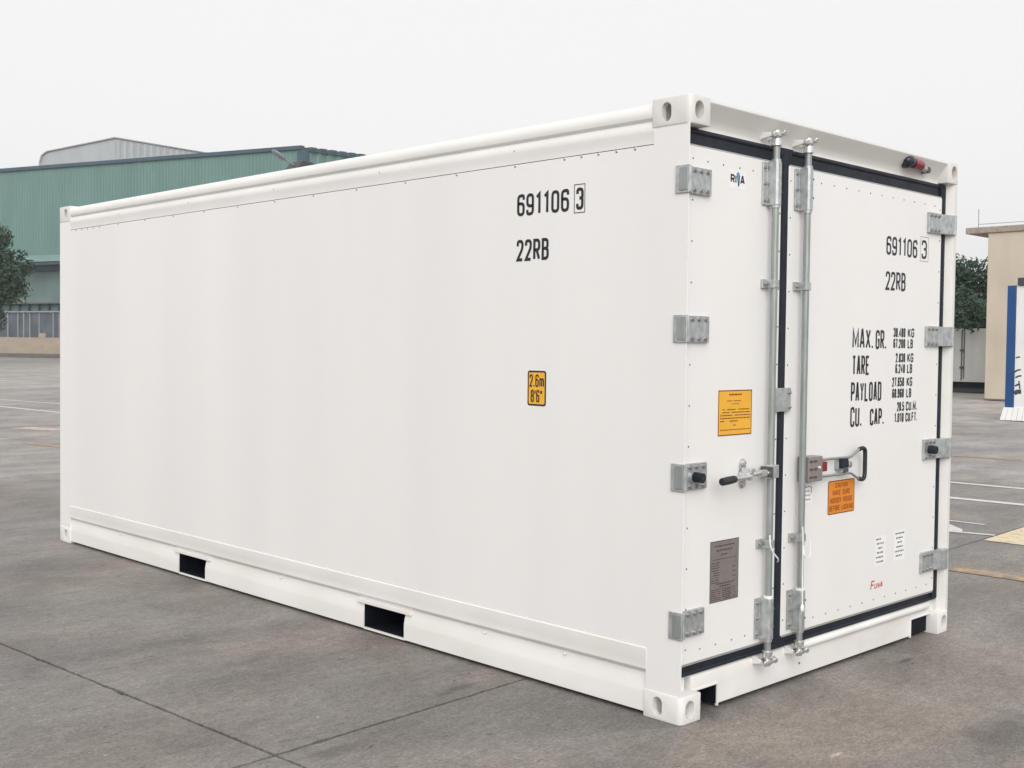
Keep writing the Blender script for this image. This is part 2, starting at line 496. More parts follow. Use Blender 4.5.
def rounded(path, rad):
    closed = path[-1] == 'c'
    p = [q for q in path if q != 'c']
    n = len(p)
    out = []
    for i, q in enumerate(p):
        cur = Vector(q[:2])
        if len(q) < 3 or (not closed and i in (0, n - 1)):
            out.append(cur)
            continue
        a, b = Vector(p[i - 1][:2]), Vector(p[(i + 1) % n][:2])
        r = rad * q[2]
        da, db = (a - cur), (b - cur)
        k = min(r, da.length * 0.5, db.length * 0.5)
        s, e = cur + da.normalized() * k, cur + db.normalized() * k
        for j in range(5):
            t = j / 4
            out.append((1 - t) ** 2 * s + 2 * t * (1 - t) * cur + t * t * e)
    return out, closed

def ribbon(pts, closed, w):
    pts = [p for i, p in enumerate(pts) if i == 0 or (p - pts[i - 1]).length > 1e-6]
    n = len(pts)
    L, Rr = [], []
    for i in range(n):
        if closed:
            a, b = pts[i - 1], pts[(i + 1) % n]
        else:
            a, b = pts[max(i - 1, 0)], pts[min(i + 1, n - 1)]
        d0 = (pts[i] - a)
        d1 = (b - pts[i])
        d0 = d0.normalized() if d0.length > 1e-9 else d1.normalized()
        d1 = d1.normalized() if d1.length > 1e-9 else d0
        t = (d0 + d1)
        t = t.normalized() if t.length > 1e-6 else d0
        nn = Vector((-t.y, t.x))
        c = max(0.45, nn.dot(Vector((-d0.y, d0.x))))
        L.append(pts[i] + nn * (w / 2 / c))
        Rr.append(pts[i] - nn * (w / 2 / c))
    q = [(L[i], Rr[i], Rr[(i + 1) % n], L[(i + 1) % n]) for i in range(n if closed else n - 1)]
    return q

def text_quads(s, h, width, stroke, slant=0.0, gap=0.20):
    """glyph quads in a local frame: x right 0..width, y up 0..h"""
    adv = [ADV.get(c, 1.0) for c in s]
    nat = sum(adv) + gap * (len(s) - 1)
    u = width / nat
    x = 0.0
    quads = []
    for c, a in zip(s, adv):
        if c != ' ':
            w = a * u
            for k, path in enumerate(G[c]):
                pp = []
                for q in path:
                    if q == 'c':
                        pp.append(q)
                        continue
                    px = x + stroke / 2 + q[0] * max(w - stroke, 0)
                    if c in ".,'I1":
                        px = x + w * q[0]
                    py = stroke / 2 + q[1] * (h - stroke)
                    pp.append((px + slant * py, py) + tuple(q[2:]))
                pts, cl = rounded(pp, min(w * 0.5, h * 0.25))
                for q in ribbon(pts, cl, stroke):
                    quads.append((q, k))
        x += (a + gap) * u
    return quads

# frames on the two visible faces: maps (right, up, out) to container space
Y_DOOR = 0.035
X_SIDE = 0.0046
def on_end(a, b, o): return (a, Y_DOOR - o, b)
def on_side(a, b, o): return (X_SIDE - o, -a, b)      # a = -y so that right in the picture is +a

def lettering(parent, name, items, frame, mat, out=0.0012, label=None):
    """items: (text, left, bottom, width, height, stroke[, slant])"""
    mb = MB()
    for it in items:
        s, l, bt, w, h, st = it[:6]
        sl = it[6] if len(it) > 6 else 0.0
        for q, k in text_quads(s, h, w, st, sl):
            mb.add([frame(l + p.x, bt + p.y, out + 0.00012 * k) for p in q], [(0, 1, 2, 3)], mat)
    return mb.build(name, parent, label=label)

def rect_sheet(mb, frame, x0, x1, z0, z1, out, mat, th=0.0, rad=0.0):
    pts = []
    if rad:
        for cx, cz, a0 in ((x1 - rad, z1 - rad, 0), (x0 + rad, z1 - rad, 90), (x0 + rad, z0 + rad, 180), (x1 - rad, z0 + rad, 270)):
            for j in range(5):
                t = R(a0 + 90 * j / 4)
                pts.append((cx + rad * math.cos(t), cz + rad * math.sin(t)))
    else:
        pts = [(x1, z1), (x0, z1), (x0, z0), (x1, z0)]
    n = len(pts)
    v = [frame(p[0], p[1], out) for p in pts] + [frame(p[0], p[1], 0.0002) for p in pts]
    f = [tuple(range(n))] + [(i, i + n, (i + 1) % n + n, (i + 1) % n) for i in range(n)]
    mb.add(v, f, mat)

def border(mb, frame, x0, x1, z0, z1, out, w, mat):
    for a in ((x0, x1, z1 - w, z1), (x0, x1, z0, z0 + w), (x0, x0 + w, z0 + w, z1 - w), (x1 - w, x1, z0 + w, z1 - w)):
        v = [frame(a[0], a[2], out), frame(a[1], a[2], out), frame(a[1], a[3], out), frame(a[0], a[3], out)]
        mb.add(v, [(0, 1, 2, 3)], mat)

def tiny_print(mb, frame, x0, x1, z, h, out, mat, rnd, dens=0.8):
    """a line of print too small to read: word-long marks"""
    x = x0
    while x < x1 - h:
        w = rnd.uniform(1.2, 4.0) * h
        e = min(x + w, x1)
        if rnd.random() < dens:
            v = [frame(x, z, out), frame(e, z, out), frame(e, z + h, out), frame(x, z + h, out)]
            mb.add(v, [(0, 1, 2, 3)], mat)
        x = e + 0.7 * h

# ================================================================== SETTING: ground
SLAB_ROT = R(3.2)
grd = MB().add([(-900, -900, -0.020), (900, -900, -0.020), (900, 900, -0.020), (-900, 900, -0.020)], [(0, 1, 2, 3)], 'yard')
ground = grd.build('ground', kind='structure')
GX, GY = 5.66, 4.78
O0 = Vector((-1.405, 0.84))                       # where the two visible joints cross
ex = Vector((math.cos(SLAB_ROT), math.sin(SLAB_ROT)))
ey = Vector((-math.sin(SLAB_ROT), math.cos(SLAB_ROT)))
jb = MB()
def gp(a, b, z): 
    p = O0 + ex * a + ey * b
    return (p.x, p.y, z)
jb.add([gp(-2 * GX - .01, -2 * GY - .01, -0.016), gp(4 * GX + .01, -2 * GY - .01, -0.016), gp(4 * GX + .01, 7 * GY + .01, -0.016), gp(-2 * GX - .01, 7 * GY + .01, -0.016)], [(0, 1, 2, 3)], 'joint')
jb.build('joint_filler', ground)
def slab_mesh(seed, mat):
    """one slab with slightly ragged, chipped edges"""
    rn = random.Random(seed)
    e = 0.0055
    pts = []
    for (ax, ay), (bx, by) in (((e, e), (GX - e, e)), ((GX - e, e), (GX - e, GY - e)), ((GX - e, GY - e), (e, GY - e)), ((e, GY - e), (e, e))):
        n = int(math.hypot(bx - ax, by - ay) / 0.07)
        ix, iy = -(by - ay), (bx - ax)
        l = math.hypot(ix, iy)
        for k in range(n):
            t = (k + (rn.uniform(-.3, .3) if k else 0)) / n
            j = abs(rn.gauss(0, 0.0014)) + (rn.uniform(0.004, 0.012) if rn.random() < 0.03 else 0)
            pts.append((ax + (bx - ax) * t + ix / l * j, ay + (by - ay) * t + iy / l * j))
    return MB().prism(pts, -0.0155, 0.0, 'z', mat).mesh('concrete_slab')
SLABS = {m: [slab_mesh(40 + k, m) for k in range(3)] for m in ('concrete', 'mid_concrete', 'pale_concrete')}
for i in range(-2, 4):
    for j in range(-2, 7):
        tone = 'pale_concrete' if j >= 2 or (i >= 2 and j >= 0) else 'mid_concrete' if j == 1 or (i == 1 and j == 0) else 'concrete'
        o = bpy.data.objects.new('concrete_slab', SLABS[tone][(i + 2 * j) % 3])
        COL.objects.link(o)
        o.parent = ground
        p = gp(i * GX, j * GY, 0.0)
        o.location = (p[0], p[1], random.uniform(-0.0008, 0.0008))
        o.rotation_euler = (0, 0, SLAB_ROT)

def line_on_ground(name, pts, w, mat, z=0.004):
    mb = MB()
    P = [Vector(p) for p in pts]
    L, Q = [], []
    for i, p in enumerate(P):
        d = (P[min(i + 1, len(P) - 1)] - P[max(i - 1, 0)]).normalized()
        n = Vector((-d.y, d.x))
        L.append(p + n * w / 2); Q.append(p - n * w / 2)
    for i in range(len(P) - 1):
        mb.add([(*L[i], z), (*Q[i], z), (*Q[i + 1], z), (*L[i + 1], z)], [(0, 1, 2, 3)], mat)
    return mb.build(name, ground)
ZF = -0.0165
line_on_ground('white_line', [(8.40, -4.0), (8.165, 2.3), (7.5, 13.0), (6.83, 22.6), (6.72, 25.1), (6.3, 33)], 0.15, 'line_white', 0.004)
line_on_ground('white_line', [(9.72, -2.5), (9.58, 2.9), (8.9, 15), (8.35, 25.6), (7.95, 28.3), (7.4, 36)], 0.13, 'line_white')
line_on_ground('white_line', [(16.2, 40), (17.03, 45.7), (18.8, 57), (20, 64)], 0.25, 'line_faint', ZF)
line_on_ground('white_line', [(17.4, 7.0), (17.8, 5.7), (18.4, 3.5)], 0.12, 'line_faint')
line_on_ground('orange_line', [(13.0, 5.2), (13.12, 3.9), (13.2, 2.5)], 0.26, 'line_orange_faint')
line_on_ground('orange_line', [(4.30, -1.8), (4.25, 0.5), (4.21, 1.9), (3.55, 13.0), (3.34, 14.5), (3.3, 14.9)], 0.18, 'line_orange')
line_on_ground('orange_line', [(4.44, 18.05), (4.6, 17.6), (4.80, 17.1)], 0.45, 'line_faint2')
line_on_ground('white_line', [(6.52, 2.3), (6.515, 1.57)], 0.05, 'line_white')
line_on_ground('white_line', [(5.86, 1.75), (5.985, 1.25)], 0.07, 'line_white', 0.0045)
MB().add([(6.34, 1.84, .005), (5.86, 1.66, .005), (5.90, 1.50, .005), (6.07, 1.57, .005)], [(0, 1, 2, 3)], 'line_white').build('white_arrow', ground)
MB().add([(5.66, 1.21, .004), (5.66, 0.875 - 0.9, .004), (7.4, 0.2, .004), (7.4, 1.32, .004)], [(0, 1, 2, 3)], 'line_cream').build('cream_marking', ground)

# ================================================================== SHIPPING CONTAINER
L_, W_, H_ = 6.058, 2.438, 2.591
box_c = thing('shipping_container', 'large new white insulated shipping container standing on the concrete yard, doors closed', 'shipping container')

# corner castings -------------------------------------------------------
CX, CY, CZ = 0.136, 0.200, 0.118
def casting_mesh():
    bm = bmesh.new()
    bmesh.ops.create_cube(bm, size=1.0)
    for v in bm.verts:
        v.co = Vector(((v.co.x + .5) * CX, (v.co.y + .5) * CY, (v.co.z + .5) * CZ))
    e = [e for e in bm.edges if all(abs(v.co.x) < 1e-6 and abs(v.co.y) < 1e-6 for v in e.verts)]
    bmesh.ops.bevel(bm, geom=e, offset=0.026, segments=5, affect='EDGES', profile=0.5)
    bmesh.ops.bevel(bm, geom=[e for e in bm.edges if e.calc_face_angle(0) > R(40)], offset=0.005, segments=2, affect='EDGES', profile=0.5)
    me = bpy.data.meshes.new('casting_solid')
    bm.to_mesh(me); bm.free()
    a = bpy.data.objects.new('casting_solid', me)
    COL.objects.link(a)
    mb = MB()
    def stadium(w, h, n=8):
        r = w / 2
        out = []
        for k in range(n + 1):
            t = math.pi * k / n
            out.append((r * math.cos(t), h / 2 - r + r * math.sin(t)))
        for k in range(n + 1):
            t = math.pi + math.pi * k / n
            out.append((r * math.cos(t), -h / 2 + r + r * math.sin(t)))
        return out
    # cutters: side hole, end hole, and a hollow inside
    mb.prism([(0.124 + p[0], 0.058 + p[1]) for p in stadium(0.050, 0.080)], -0.02, 0.05, 'x', 'dark')
    c1 = mb.build('cutter')
    c2 = MB().prism([(0.060 + p[0], 0.058 + p[1]) for p in stadium(0.060, 0.078)], -0.02, 0.06, 'y', 'dark').build('cutter')
    c3 = MB().box(0.030, 0.085, 0.034, 0.160, 0.014, 0.104, 'dark').build('cutter')
    for c in (c3, c1, c2):
        md = a.modifiers.new('cut', 'BOOLEAN')
        md.operation = 'DIFFERENCE'
        md.object = c
        md.solver = 'EXACT'
    dg = bpy.context.evaluated_depsgraph_get()
    res = bpy.data.meshes.new_from_object(a.evaluated_get(dg))
    for o in (a, c1, c2, c3):
        bpy.data.objects.remove(o)
    res.materials.clear()
    res.materials.append(M['frame'])
    res.polygons.foreach_set('material_index', [0] * len(res.polygons))
    res.polygons.foreach_set('use_smooth', [True] * len(res.polygons))
    res.set_sharp_from_angle(angle=R(35))
    res.name = 'corner_casting'
    return res
cm = casting_mesh()
for ix in (0, 1):
    for iy in (0, 1):
        for iz in (0, 1):
            me = cm.copy()
            sx, sy, sz = (1, -1)[ix], (1, -1)[iy], 1
            bm = bmesh.new(); bm.from_mesh(me)
            for v in bm.verts:
                v.co = Vector((v.co.x * sx, v.co.y * sy, v.co.z))
            if sx * sy < 0:
                bmesh.ops.reverse_faces(bm, faces=bm.faces)
            bm.to_mesh(me); bm.free()
            o = bpy.data.objects.new('corner_casting', me)
            COL.objects.link(o)
            o.parent = box_c
            o.location = (W_ * ix, L_ * iy, (H_ - CZ) * iz)
            me.materials[0] = M['darker_frame' if iz else 'frame']

# corner posts ----------------------------------------------------------
ZP0, ZP1 = CZ, H_ - CZ
def post(ix, iy):
    fx = (lambda x: x) if ix == 0 else (lambda x: W_ - x)
    fy = (lambda y: y) if iy == 0 else (lambda y: L_ - y)
    # plan outline: outer corner, face strip, slanted return to the gasket
    pl = [(0.004, 0.0065), (0.0055, 0.005), (0.058, 0.068), (0.11, 0.068), (0.11, 0.15), (0.022, 0.192), (0.004, 0.192)]
    if ix == 1:
        pl = [(0.004, 0.012), (0.012, 0.004), (0.034, 0.004), (0.044, 0.010), (0.068, 0.044), (0.068, 0.068), (0.11, 0.068), (0.11, 0.15), (0.022, 0.192), (0.004, 0.192)]
    if iy == 1:
        pl = [(0.004, 0.012), (0.012, 0.004), (0.11, 0.004), (0.11, 0.15), (0.022, 0.192), (0.004, 0.192)]
    mb = MB().prism([(fx(p[0]), fy(p[1])) for p in pl], ZP0 - 0.003, ZP1 + 0.003, 'z', 'darker_frame' if ix else 'panel')
    return mb.build('corner_post', box_c, bevel=0.002 if ix else 0.0008, seg=2)
for ix in (0, 1):
    for iy in (0, 1):
        post(ix, iy)

# top side rails --------------------------------------------------------
def top_rail(ix):
    fx = (lambda x: x) if ix == 0 else (lambda x: W_ - x)
    prof = [(0.0075, 2.4088), (0.0075, 2.440), (0.003, 2.458), (0.003, 2.480), (0.014, 2.499), (0.019, 2.506)]
    for k in range(9):                                   # rolled top edge
        t = R(200 - 110 * k / 8)
        prof.append((0.052 + 0.050 * math.cos(t), 2.534 + 0.050 * math.sin(t)))
    prof += [(0.10, 2.583), (0.10, 2.4088)]
    return MB().prism([(fx(p[0]), p[1]) for p in prof], 0.189, L_ - 0.189, 'y', 'frame').build('top_side_rail', box_c, smooth=True)
top_rail(0); top_rail(1)
MB().box(0.10, W_ - 0.10, 0.06, L_ - 0.06, 2.545, 2.578, 'panel').build('roof_panel', box_c)
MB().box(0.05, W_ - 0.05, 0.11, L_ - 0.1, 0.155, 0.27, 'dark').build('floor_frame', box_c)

# side panels -----------------------------------------------------------
def side_panel(ix):
    a, b = (X_SIDE, 0.075) if ix == 0 else (W_ - X_SIDE, W_ - 0.075)
    return MB().box(a, b, 0.186, L_ - 0.186, 0.290, 2.4048, 'panel').build('side_panel', box_c)
side_l = side_panel(0)
side_r = side_panel(1)
MB().box(0.0085, 0.06, 0.187, L_ - 0.187, 2.4045, 2.4095, 'seam').build('panel_seam', side_l)
MB().box(0.1, W_ - 0.1, L_ - 0.09, L_ - 0.03, 0.13, 2.46, 'panel').build('end_wall', box_c)

# bottom side rails with fork pockets -----------------------------------
POCK = ((1.98, 0.345), (4.01, 0.345))
def bottom_rail(ix):
    fx = (lambda x: x) if ix == 0 else (lambda x: W_ - x)
    up = [(0.012, 0.300), (0.0005, 0.289), (0.0005, 0.240), (0.0012, 0.236), (0.0012, 0.203), (0.004, 0.197), (0.017, 0.190), (0.023, 0.180), (0.019, 0.160), (0.0180, 0.1555)]
    lo = [(0.0180, 0.1555), (0.0075, 0.108), (0.006, 0.096), (0.006, 0.0185)]
    mb = MB()
    ys = [0.189]
    for c, w in POCK:
        ys += [c - w / 2, c + w / 2]
    ys.append(L_ - 0.189)
    mb.prism([(fx(p[0]), p[1]) for p in up + [(0.07, 0.1555), (0.07, 0.299)]], ys[0], ys[-1], 'y', 'frame_low')
    for k in range(0, len(ys), 2):
        mb.prism([(fx(p[0]), p[1]) for p in lo + [(0.07, 0.0185), (0.07, 0.1555)]], ys[k], ys[k + 1], 'y', 'frame_low')
    r = mb.build('bottom_side_rail', box_c, smooth=True)
    r.data.set_sharp_from_angle(angle=R(14))
    for c, w in POCK:
        pk = MB()
        y0, y1 = c - w / 2, c + w / 2
        x0, x1 = (0.012, W_ / 2 - 0.002) if ix == 0 else (W_ / 2 + 0.002, W_ - 0.012)
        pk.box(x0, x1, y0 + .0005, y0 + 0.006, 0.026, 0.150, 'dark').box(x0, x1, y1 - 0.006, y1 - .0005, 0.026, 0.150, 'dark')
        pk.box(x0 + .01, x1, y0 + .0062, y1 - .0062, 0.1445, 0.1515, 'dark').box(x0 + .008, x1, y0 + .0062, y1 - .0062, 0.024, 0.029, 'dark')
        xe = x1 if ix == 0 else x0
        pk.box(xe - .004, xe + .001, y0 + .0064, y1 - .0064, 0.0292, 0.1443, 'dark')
        pk.build('fork_pocket', r)
        MB().box(fx(0.0016), fx(0.032), y0 - 0.055, y1 + 0.055, 0.1535, 0.176, 'frame_low').build('pocket_lintel', r, bevel=0.002)
        MB().box(fx(0.009), fx(0.05), y0 - 0.004, y1 + 0.004, 0.0135, 0.0235, 'frame_low').build('pocket_strap', r, bevel=0.001)
    return r
rail_l = bottom_rail(0)
rail_r = bottom_rail(1)
for y in (0.666, 1.196, 2.97, 5.05):
    MB().box(0.010, 0.03, y - 0.006, y + 0.006, 0.166, 0.176, 'frame_low').cyl((0.012, y, 0.169), (0.006, y, 0.167), 0.004, 'frame_low', 8).build('rail_lug', rail_l, bevel=0.0015)

def rivets(name, pts, frame, parent, r=0.005, h=0.0025, mat='bolt'):
    mb = MB()
    for a, b in pts:
        n = 8
        v = [frame(a + r * math.cos(2 * math.pi * k / n), b + r * math.sin(2 * math.pi * k / n), 0.0001) for k in range(n)]
        v += [frame(a + .6 * r * math.cos(2 * math.pi * k / n), b + .6 * r * math.sin(2 * math.pi * k / n), h) for k in range(n)]
        mb.add(v, [(k, (k + 1) % n, (k + 1) % n + n, k + n) for k in range(n)] + [tuple(range(n, 2 * n))], mat)
    return mb.build(name, parent, kind='stuff')
ry = [0.292, 0.394, 0.497, 0.597, 0.699, 1.014, 1.426, 1.822, 2.241, 2.644, 3.043, 3.455, 3.859, 4.26, 4.66, 5.06, 5.36, 5.46, 5.56, 5.66, 5.76]
rivets('rivets', [(-y, 2.399) for y in ry], on_side, side_l, 0.0078, 0.003, 'bolt')
rivets('rivets', [(-y, 2.470) for y in (1.02, 2.04, 3.054, 4.058, 5.05)], lambda a, b, o: (0.004 - o, -a, b), box_c, 0.006, 0.003)
rivets('rivets', [(-y, 0.2965) for y in [0.3 + 0.2 * k for k in range(28)]], on_side, side_l, 0.005, 0.002, 'frame')

# side markings ---------------------------------------------------------
def S2(y): return -y
lettering(side_l, 'container_number', [('691106', -0.998, 2.163, 0.330, 0.102, 0.0145)], on_side, 'ink')
mb = MB()
cd = lettering(side_l, 'check_digit', [('3', -0.625, 2.166, 0.044, 0.098, 0.0145)], on_side, 'ink')
border(mb, on_side, -0.638, -0.572, 2.152, 2.280, 0.0012, 0.0035, 'ink')
mb.build('check_digit_frame', side_l)
lettering(side_l, 'size_type_code', [('22RB', -0.998, 1.954, 0.208, 0.100, 0.0145)], on_side, 'ink')
mb = MB()
rect_sheet(mb, on_side, -0.915, -0.797, 1.285, 1.447, 0.0010, 'ink', rad=0.012)
rect_sheet(mb, on_side, -0.907, -0.805, 1.293, 1.439, 0.0016, 'amber', rad=0.007)
stk = mb.build('height_sticker', side_l, label='amber height sticker with black edge')
for o in [lettering(side_l, 'height_print', [('2.6m', -0.902, 1.372, 0.093, 0.058, 0.0072), ("8'6\"", -0.893, 1.301, 0.074, 0.058, 0.0072)], on_side, 'ink', 0.0022)]:
    pass

# door header and sill --------------------------------------------------
hp = [(0.004, 2.583), (0.002, 2.574), (0.006, 2.566), (0.050, 2.520), (0.062, 2.490), (0.062, 2.476), (0.056, 2.466), (0.115, 2.466), (0.115, 2.583)]
header = MB().prism(hp, CX - 0.002, W_ - CX + 0.002, 'x', 'darker_frame').build('door_header', box_c, smooth=True)
NX0, NX1 = (CX - 0.003, 0.322), (2.085, W_ - CX + 0.003)
sp_lo = [(0.052, 0.020), (0.052, 0.108), (0.10, 0.108), (0.10, 0.020)]
sp_up = [(0.052, 0.108), (0.052, 0.160), (0.056, 0.170), (0.072, 0.182), (0.12, 0.184), (0.12, 0.108)]
sm = MB().prism(sp_up, CX - 0.003, W_ - CX + 0.003, 'x', 'frame_low').prism(sp_lo, NX0[1], NX1[0], 'x', 'frame_low')
sill = sm.build('door_sill', box_c, smooth=True)
for a, b in (NX0, NX1):
    nb = MB().box(a, b, 0.0535, 0.25, 0.103, 0.1075, 'dark').box(a, b, 0.22 if a == NX0[0] else 0.066, 0.25, 0.012, 0.103, 'dark')  # dark backing sheet stands in for the shade inside the notch
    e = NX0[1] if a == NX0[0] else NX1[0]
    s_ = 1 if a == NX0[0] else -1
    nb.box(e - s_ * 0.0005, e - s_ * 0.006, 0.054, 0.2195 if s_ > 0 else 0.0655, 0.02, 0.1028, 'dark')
    nb.build('notch_shade_lining', sill)
    MB().box(a + 0.004, b + 0.002 if s_ > 0 else b - 0.004, 0.046, 0.06, 0.106, 0.114, 'frame_low').build('notch_lip', sill, bevel=0.0015)
    MB().box(e - 0.004, e + 0.004, 0.046, 0.06, 0.010, 0.106, 'frame_low').build('notch_lip', sill, bevel=0.0015)
gb = MB().tube([(1.00, 0.050, 0.158), (1.02, 0.048, 0.160), (2.26, 0.048, 0.160), (2.29, 0.054, 0.156)], [0.012, 0.020, 0.020, 0.012], 'frame_low', 12)
gb.build('guard_bar', sill, smooth=True)
rivets('rivets', [(0.98, 0.075)], lambda a, b, o: (a, 0.052 - o, b), sill, 0.006, 0.003, 'screw')

# gasket ----------------------------------------------------------------
DZ0, DZ1 = 0.238, 2.392
DL0, DL1, DR0, DR1 = 0.046, 0.727, 0.788, 2.312
def gasket(parent_name):
    mb = MB()
    mb.box(0.05, 2.385, 0.052, 0.075, DZ1 - 0.02, 2.468, 'rubber')
    mb.box(0.05, 2.372, 0.0525, 0.075, 0.180, DZ0 + 0.02, 'rubber')
    mb.box(DR1 + 0.001, 2.369, 0.0415, 0.0755, 0.19, 2.46, 'rubber')
    mb.box(0.05, 0.075, 0.0535, 0.0755, 0.19, 2.46, 'rubber')
    # folded lip of the seal
    mb.cyl((0.05, 0.054, 2.455), (2.38, 0.054, 2.455), 0.010, 'rubber', 10)
    mb.cyl((0.05, 0.054, 0.190), (2.37, 0.054, 0.190), 0.009, 'rubber', 10)
    mb.cyl((2.345, 0.046, 0.19), (2.345, 0.046, 2.46), 0.010, 'rubber', 10)
    return mb.build('door_gasket', box_c, smooth=True)
gasket('g')
def centre_gasket():
    mb = MB()
    mb.box(DL1 + 0.001, DR0 - 0.001, 0.0375, 0.0735, 0.20, 2.45, 'rubber')
    mb.cyl((0.7575, 0.043, 0.21), (0.7575, 0.043, 2.45), 0.0135, 'rubber', 12)
    mb.prism([(0.70, 0.185), (0.83, 0.185), (0.79, 0.245), (0.75, 0.245)], 0.038, 0.05, 'y', 'rubber')
    mb.prism([(0.75, 2.385), (0.79, 2.385), (0.825, 2.468), (0.71, 2.468)], 0.038, 0.05, 'y', 'rubber')
    return mb.build('centre_gasket', box_c, smooth=True)
centre_gasket()
MB().box(0.08, 2.36, 0.076, 0.12, 0.19, 2.46, 'dark').build('door_recess', box_c)

# doors -----------------------------------------------------------------
def door(x0, x1, label):
    d = MB().box(x0, x1, Y_DOOR, 0.051, DZ0, DZ1, 'door').build('door', box_c, bevel=0.003, seg=2, label=label)
    MB().box(x0 + 0.002, x1 - 0.002, 0.0385, 0.0515, DZ0 - 0.009, DZ0 - 0.0005, 'alu').build('door_edging', d)
    MB().box(x0 + 0.002, x1 - 0.002, 0.0385, 0.0515, DZ1 + 0.0005, DZ1 + 0.007, 'alu').build('door_edging', d)
    return d
door_l = door(DL0, DL1, 'narrow left door')
door_r = door(DR0, DR1, 'wide right door')

rv = []
for k in range(13):
    rv.append((DL0 + 0.022, 0.30 + 0.17 * k))
    rv.append((DL1 - 0.010, 0.30 + 0.17 * k))
for x in (0.17, 0.28, 0.40, 0.50):
    rv.append((x, DZ1 - 0.055 + 0.0)); rv.append((x, DZ0 + 0.05))
rivets('rivets', rv, on_end, door_l, 0.0042, 0.002, 'screw')
rv = []
for k in range(13):
    rv.append((DR0 + 0.016, 0.31 + 0.168 * k))
    rv.append((DR1 - 0.022, 0.31 + 0.168 * k))
for k in range(12):
    rv.append((0.95 + 0.116 * k, DZ1 - 0.05)); rv.append((0.95 + 0.116 * k, DZ0 + 0.045))
rivets('rivets', rv, on_end, door_r, 0.0042, 0.002, 'screw')

# hinges ----------------------------------------------------------------
def bolt(mb, x, z, y, r=0.009, mat='bolt'):
    mb.cyl((x, y, z), (x, y - 0.004, z), r * 1.25, mat, 10)
    mb.cyl((x, y - 0.004, z), (x, y - 0.011, z), r * 0.85, mat, 6)
def left_hinge(z, bumper=False):
    mb = MB()
    h = 0.055
    mb.box(0.030, 0.178, 0.019, Y_DOOR + 0.001, z - h, z + h, 'galv')               # leaf on the door
    mb.prism([(0.003, -0.001), (0.012, -0.004), (0.040, 0.018), (0.040, 0.030), (0.006, 0.012)], z - h + 0.002, z + h - 0.002, 'z', 'galv')   # knuckle at the corner
    mb.box(-0.004, 0.006, 0.000, 0.070, z - h - 0.002, z + h + 0.002, 'galv')        # lug on the side of the post
    mb.box(-0.008, -0.003, 0.006, 0.048, z - h + 0.008, z + h - 0.006, 'bar')
    o = mb.build('hinge', door_l, bevel=0.003, seg=2)
    b = MB()
    for x in (0.062, 0.107, 0.152):
        for s in (-1, 1):
            bolt(b, x, z + s * 0.040, 0.019)
    b.build('hinge_bolts', door_l, kind='stuff', smooth=True)
    if bumper:
        q = MB().cyl((0.078, 0.020, z), (0.078, 0.006, z), 0.027, 'galv', 14)
        q.cyl((0.078, 0.010, z), (0.079, -0.034, z - 0.002), 0.0225, 'rubber', 16, 0.021)
        q.cyl((0.079, -0.034, z - .002), (0.079, -0.0352, z - .002), 0.010, 'grip', 10)
        q.build('door_bumper', door_l, bevel=0.004, smooth=True)
def right_hinge(z, bumper=False):
    mb = MB()
    h = 0.055
    mb.box(2.140, 2.285, 0.019, Y_DOOR + 0.001, z - h, z + h, 'galv')
    mb.prism([(2.27, 0.024), (2.285, 0.012), (2.325, 0.006), (2.350, -0.004), (2.400, -0.007), (2.400, 0.004), (2.392, 0.010), (2.366, 0.038), (2.30, 0.036)], z - h + 0.002, z + h - 0.002, 'z', 'galv')
    mb.cyl((2.394, 0.001, z - h), (2.394, 0.001, z + h), 0.0125, 'galv', 12)
    o = mb.build('hinge', door_r, bevel=0.003, seg=2)
    b = MB()
    for x in (2.162, 2.205, 2.248):
        for s in (-1, 1):
            bolt(b, x, z + s * 0.040, 0.019)
    b.build('hinge_bolts', door_r, kind='stuff', smooth=True)
    if bumper:
        q = MB().cyl((2.195, 0.020, z), (2.196, -0.024, z - 0.002), 0.0235, 'rubber', 16, 0.022)
        q.build('door_bumper', door_r, bevel=0.004, smooth=True)
for z in (2.248, 1.638, 1.026, 0.412):
    left_hinge(z, z == 1.026)
    right_hinge(z, z == 1.026)

# locking bars ----------------------------------------------------------
BY = -0.004
def tz(s): return s
def cam_lock(parent, x, z, up):
    """forged cam on the bar end, held in a two-pronged keeper welded to the frame"""
    s = 1 if up else -1
    yb = 0.060 if up else 0.052
    for dx in (-0.034, 0.026):
        MB().prism([(0.008, z - 0.009), (yb + .003, z - 0.018), (yb + .003, z + 0.018), (0.008, z + 0.009)], x + dx, x + dx + 0.009, 'x', 'frame').build('cam_keeper', parent, bevel=0.003, seg=2)
    c = MB()
    c.cyl((x, BY, z - s * 0.050), (x, BY, z - s * 0.016), 0.024, 'zinc', 14, 0.021)
    c.cyl((x, BY, z - s * 0.016), (x, BY, z + s * 0.020), 0.016, 'zinc', 12)
    c.prism([(x - 0.040, -0.020), (x - 0.016, -0.028), (x + 0.016, -0.026), (x + 0.024, -0.004), (x + 0.018, 0.022), (x - 0.024, 0.020)], z - 0.010, z + 0.008, 'z', 'zinc')
    c.cyl((x + 0.016, -0.040, z + 0.006), (x + 0.024, -0.018, z + 0.012), 0.013, 'zinc', 10)
    c.cyl((x - 0.042, -0.024, z - 0.004), (x - 0.030, -0.008, z), 0.012, 'zinc', 10)
    c.build('locking_cam', parent, bevel=0.003, seg=2, smooth=True)

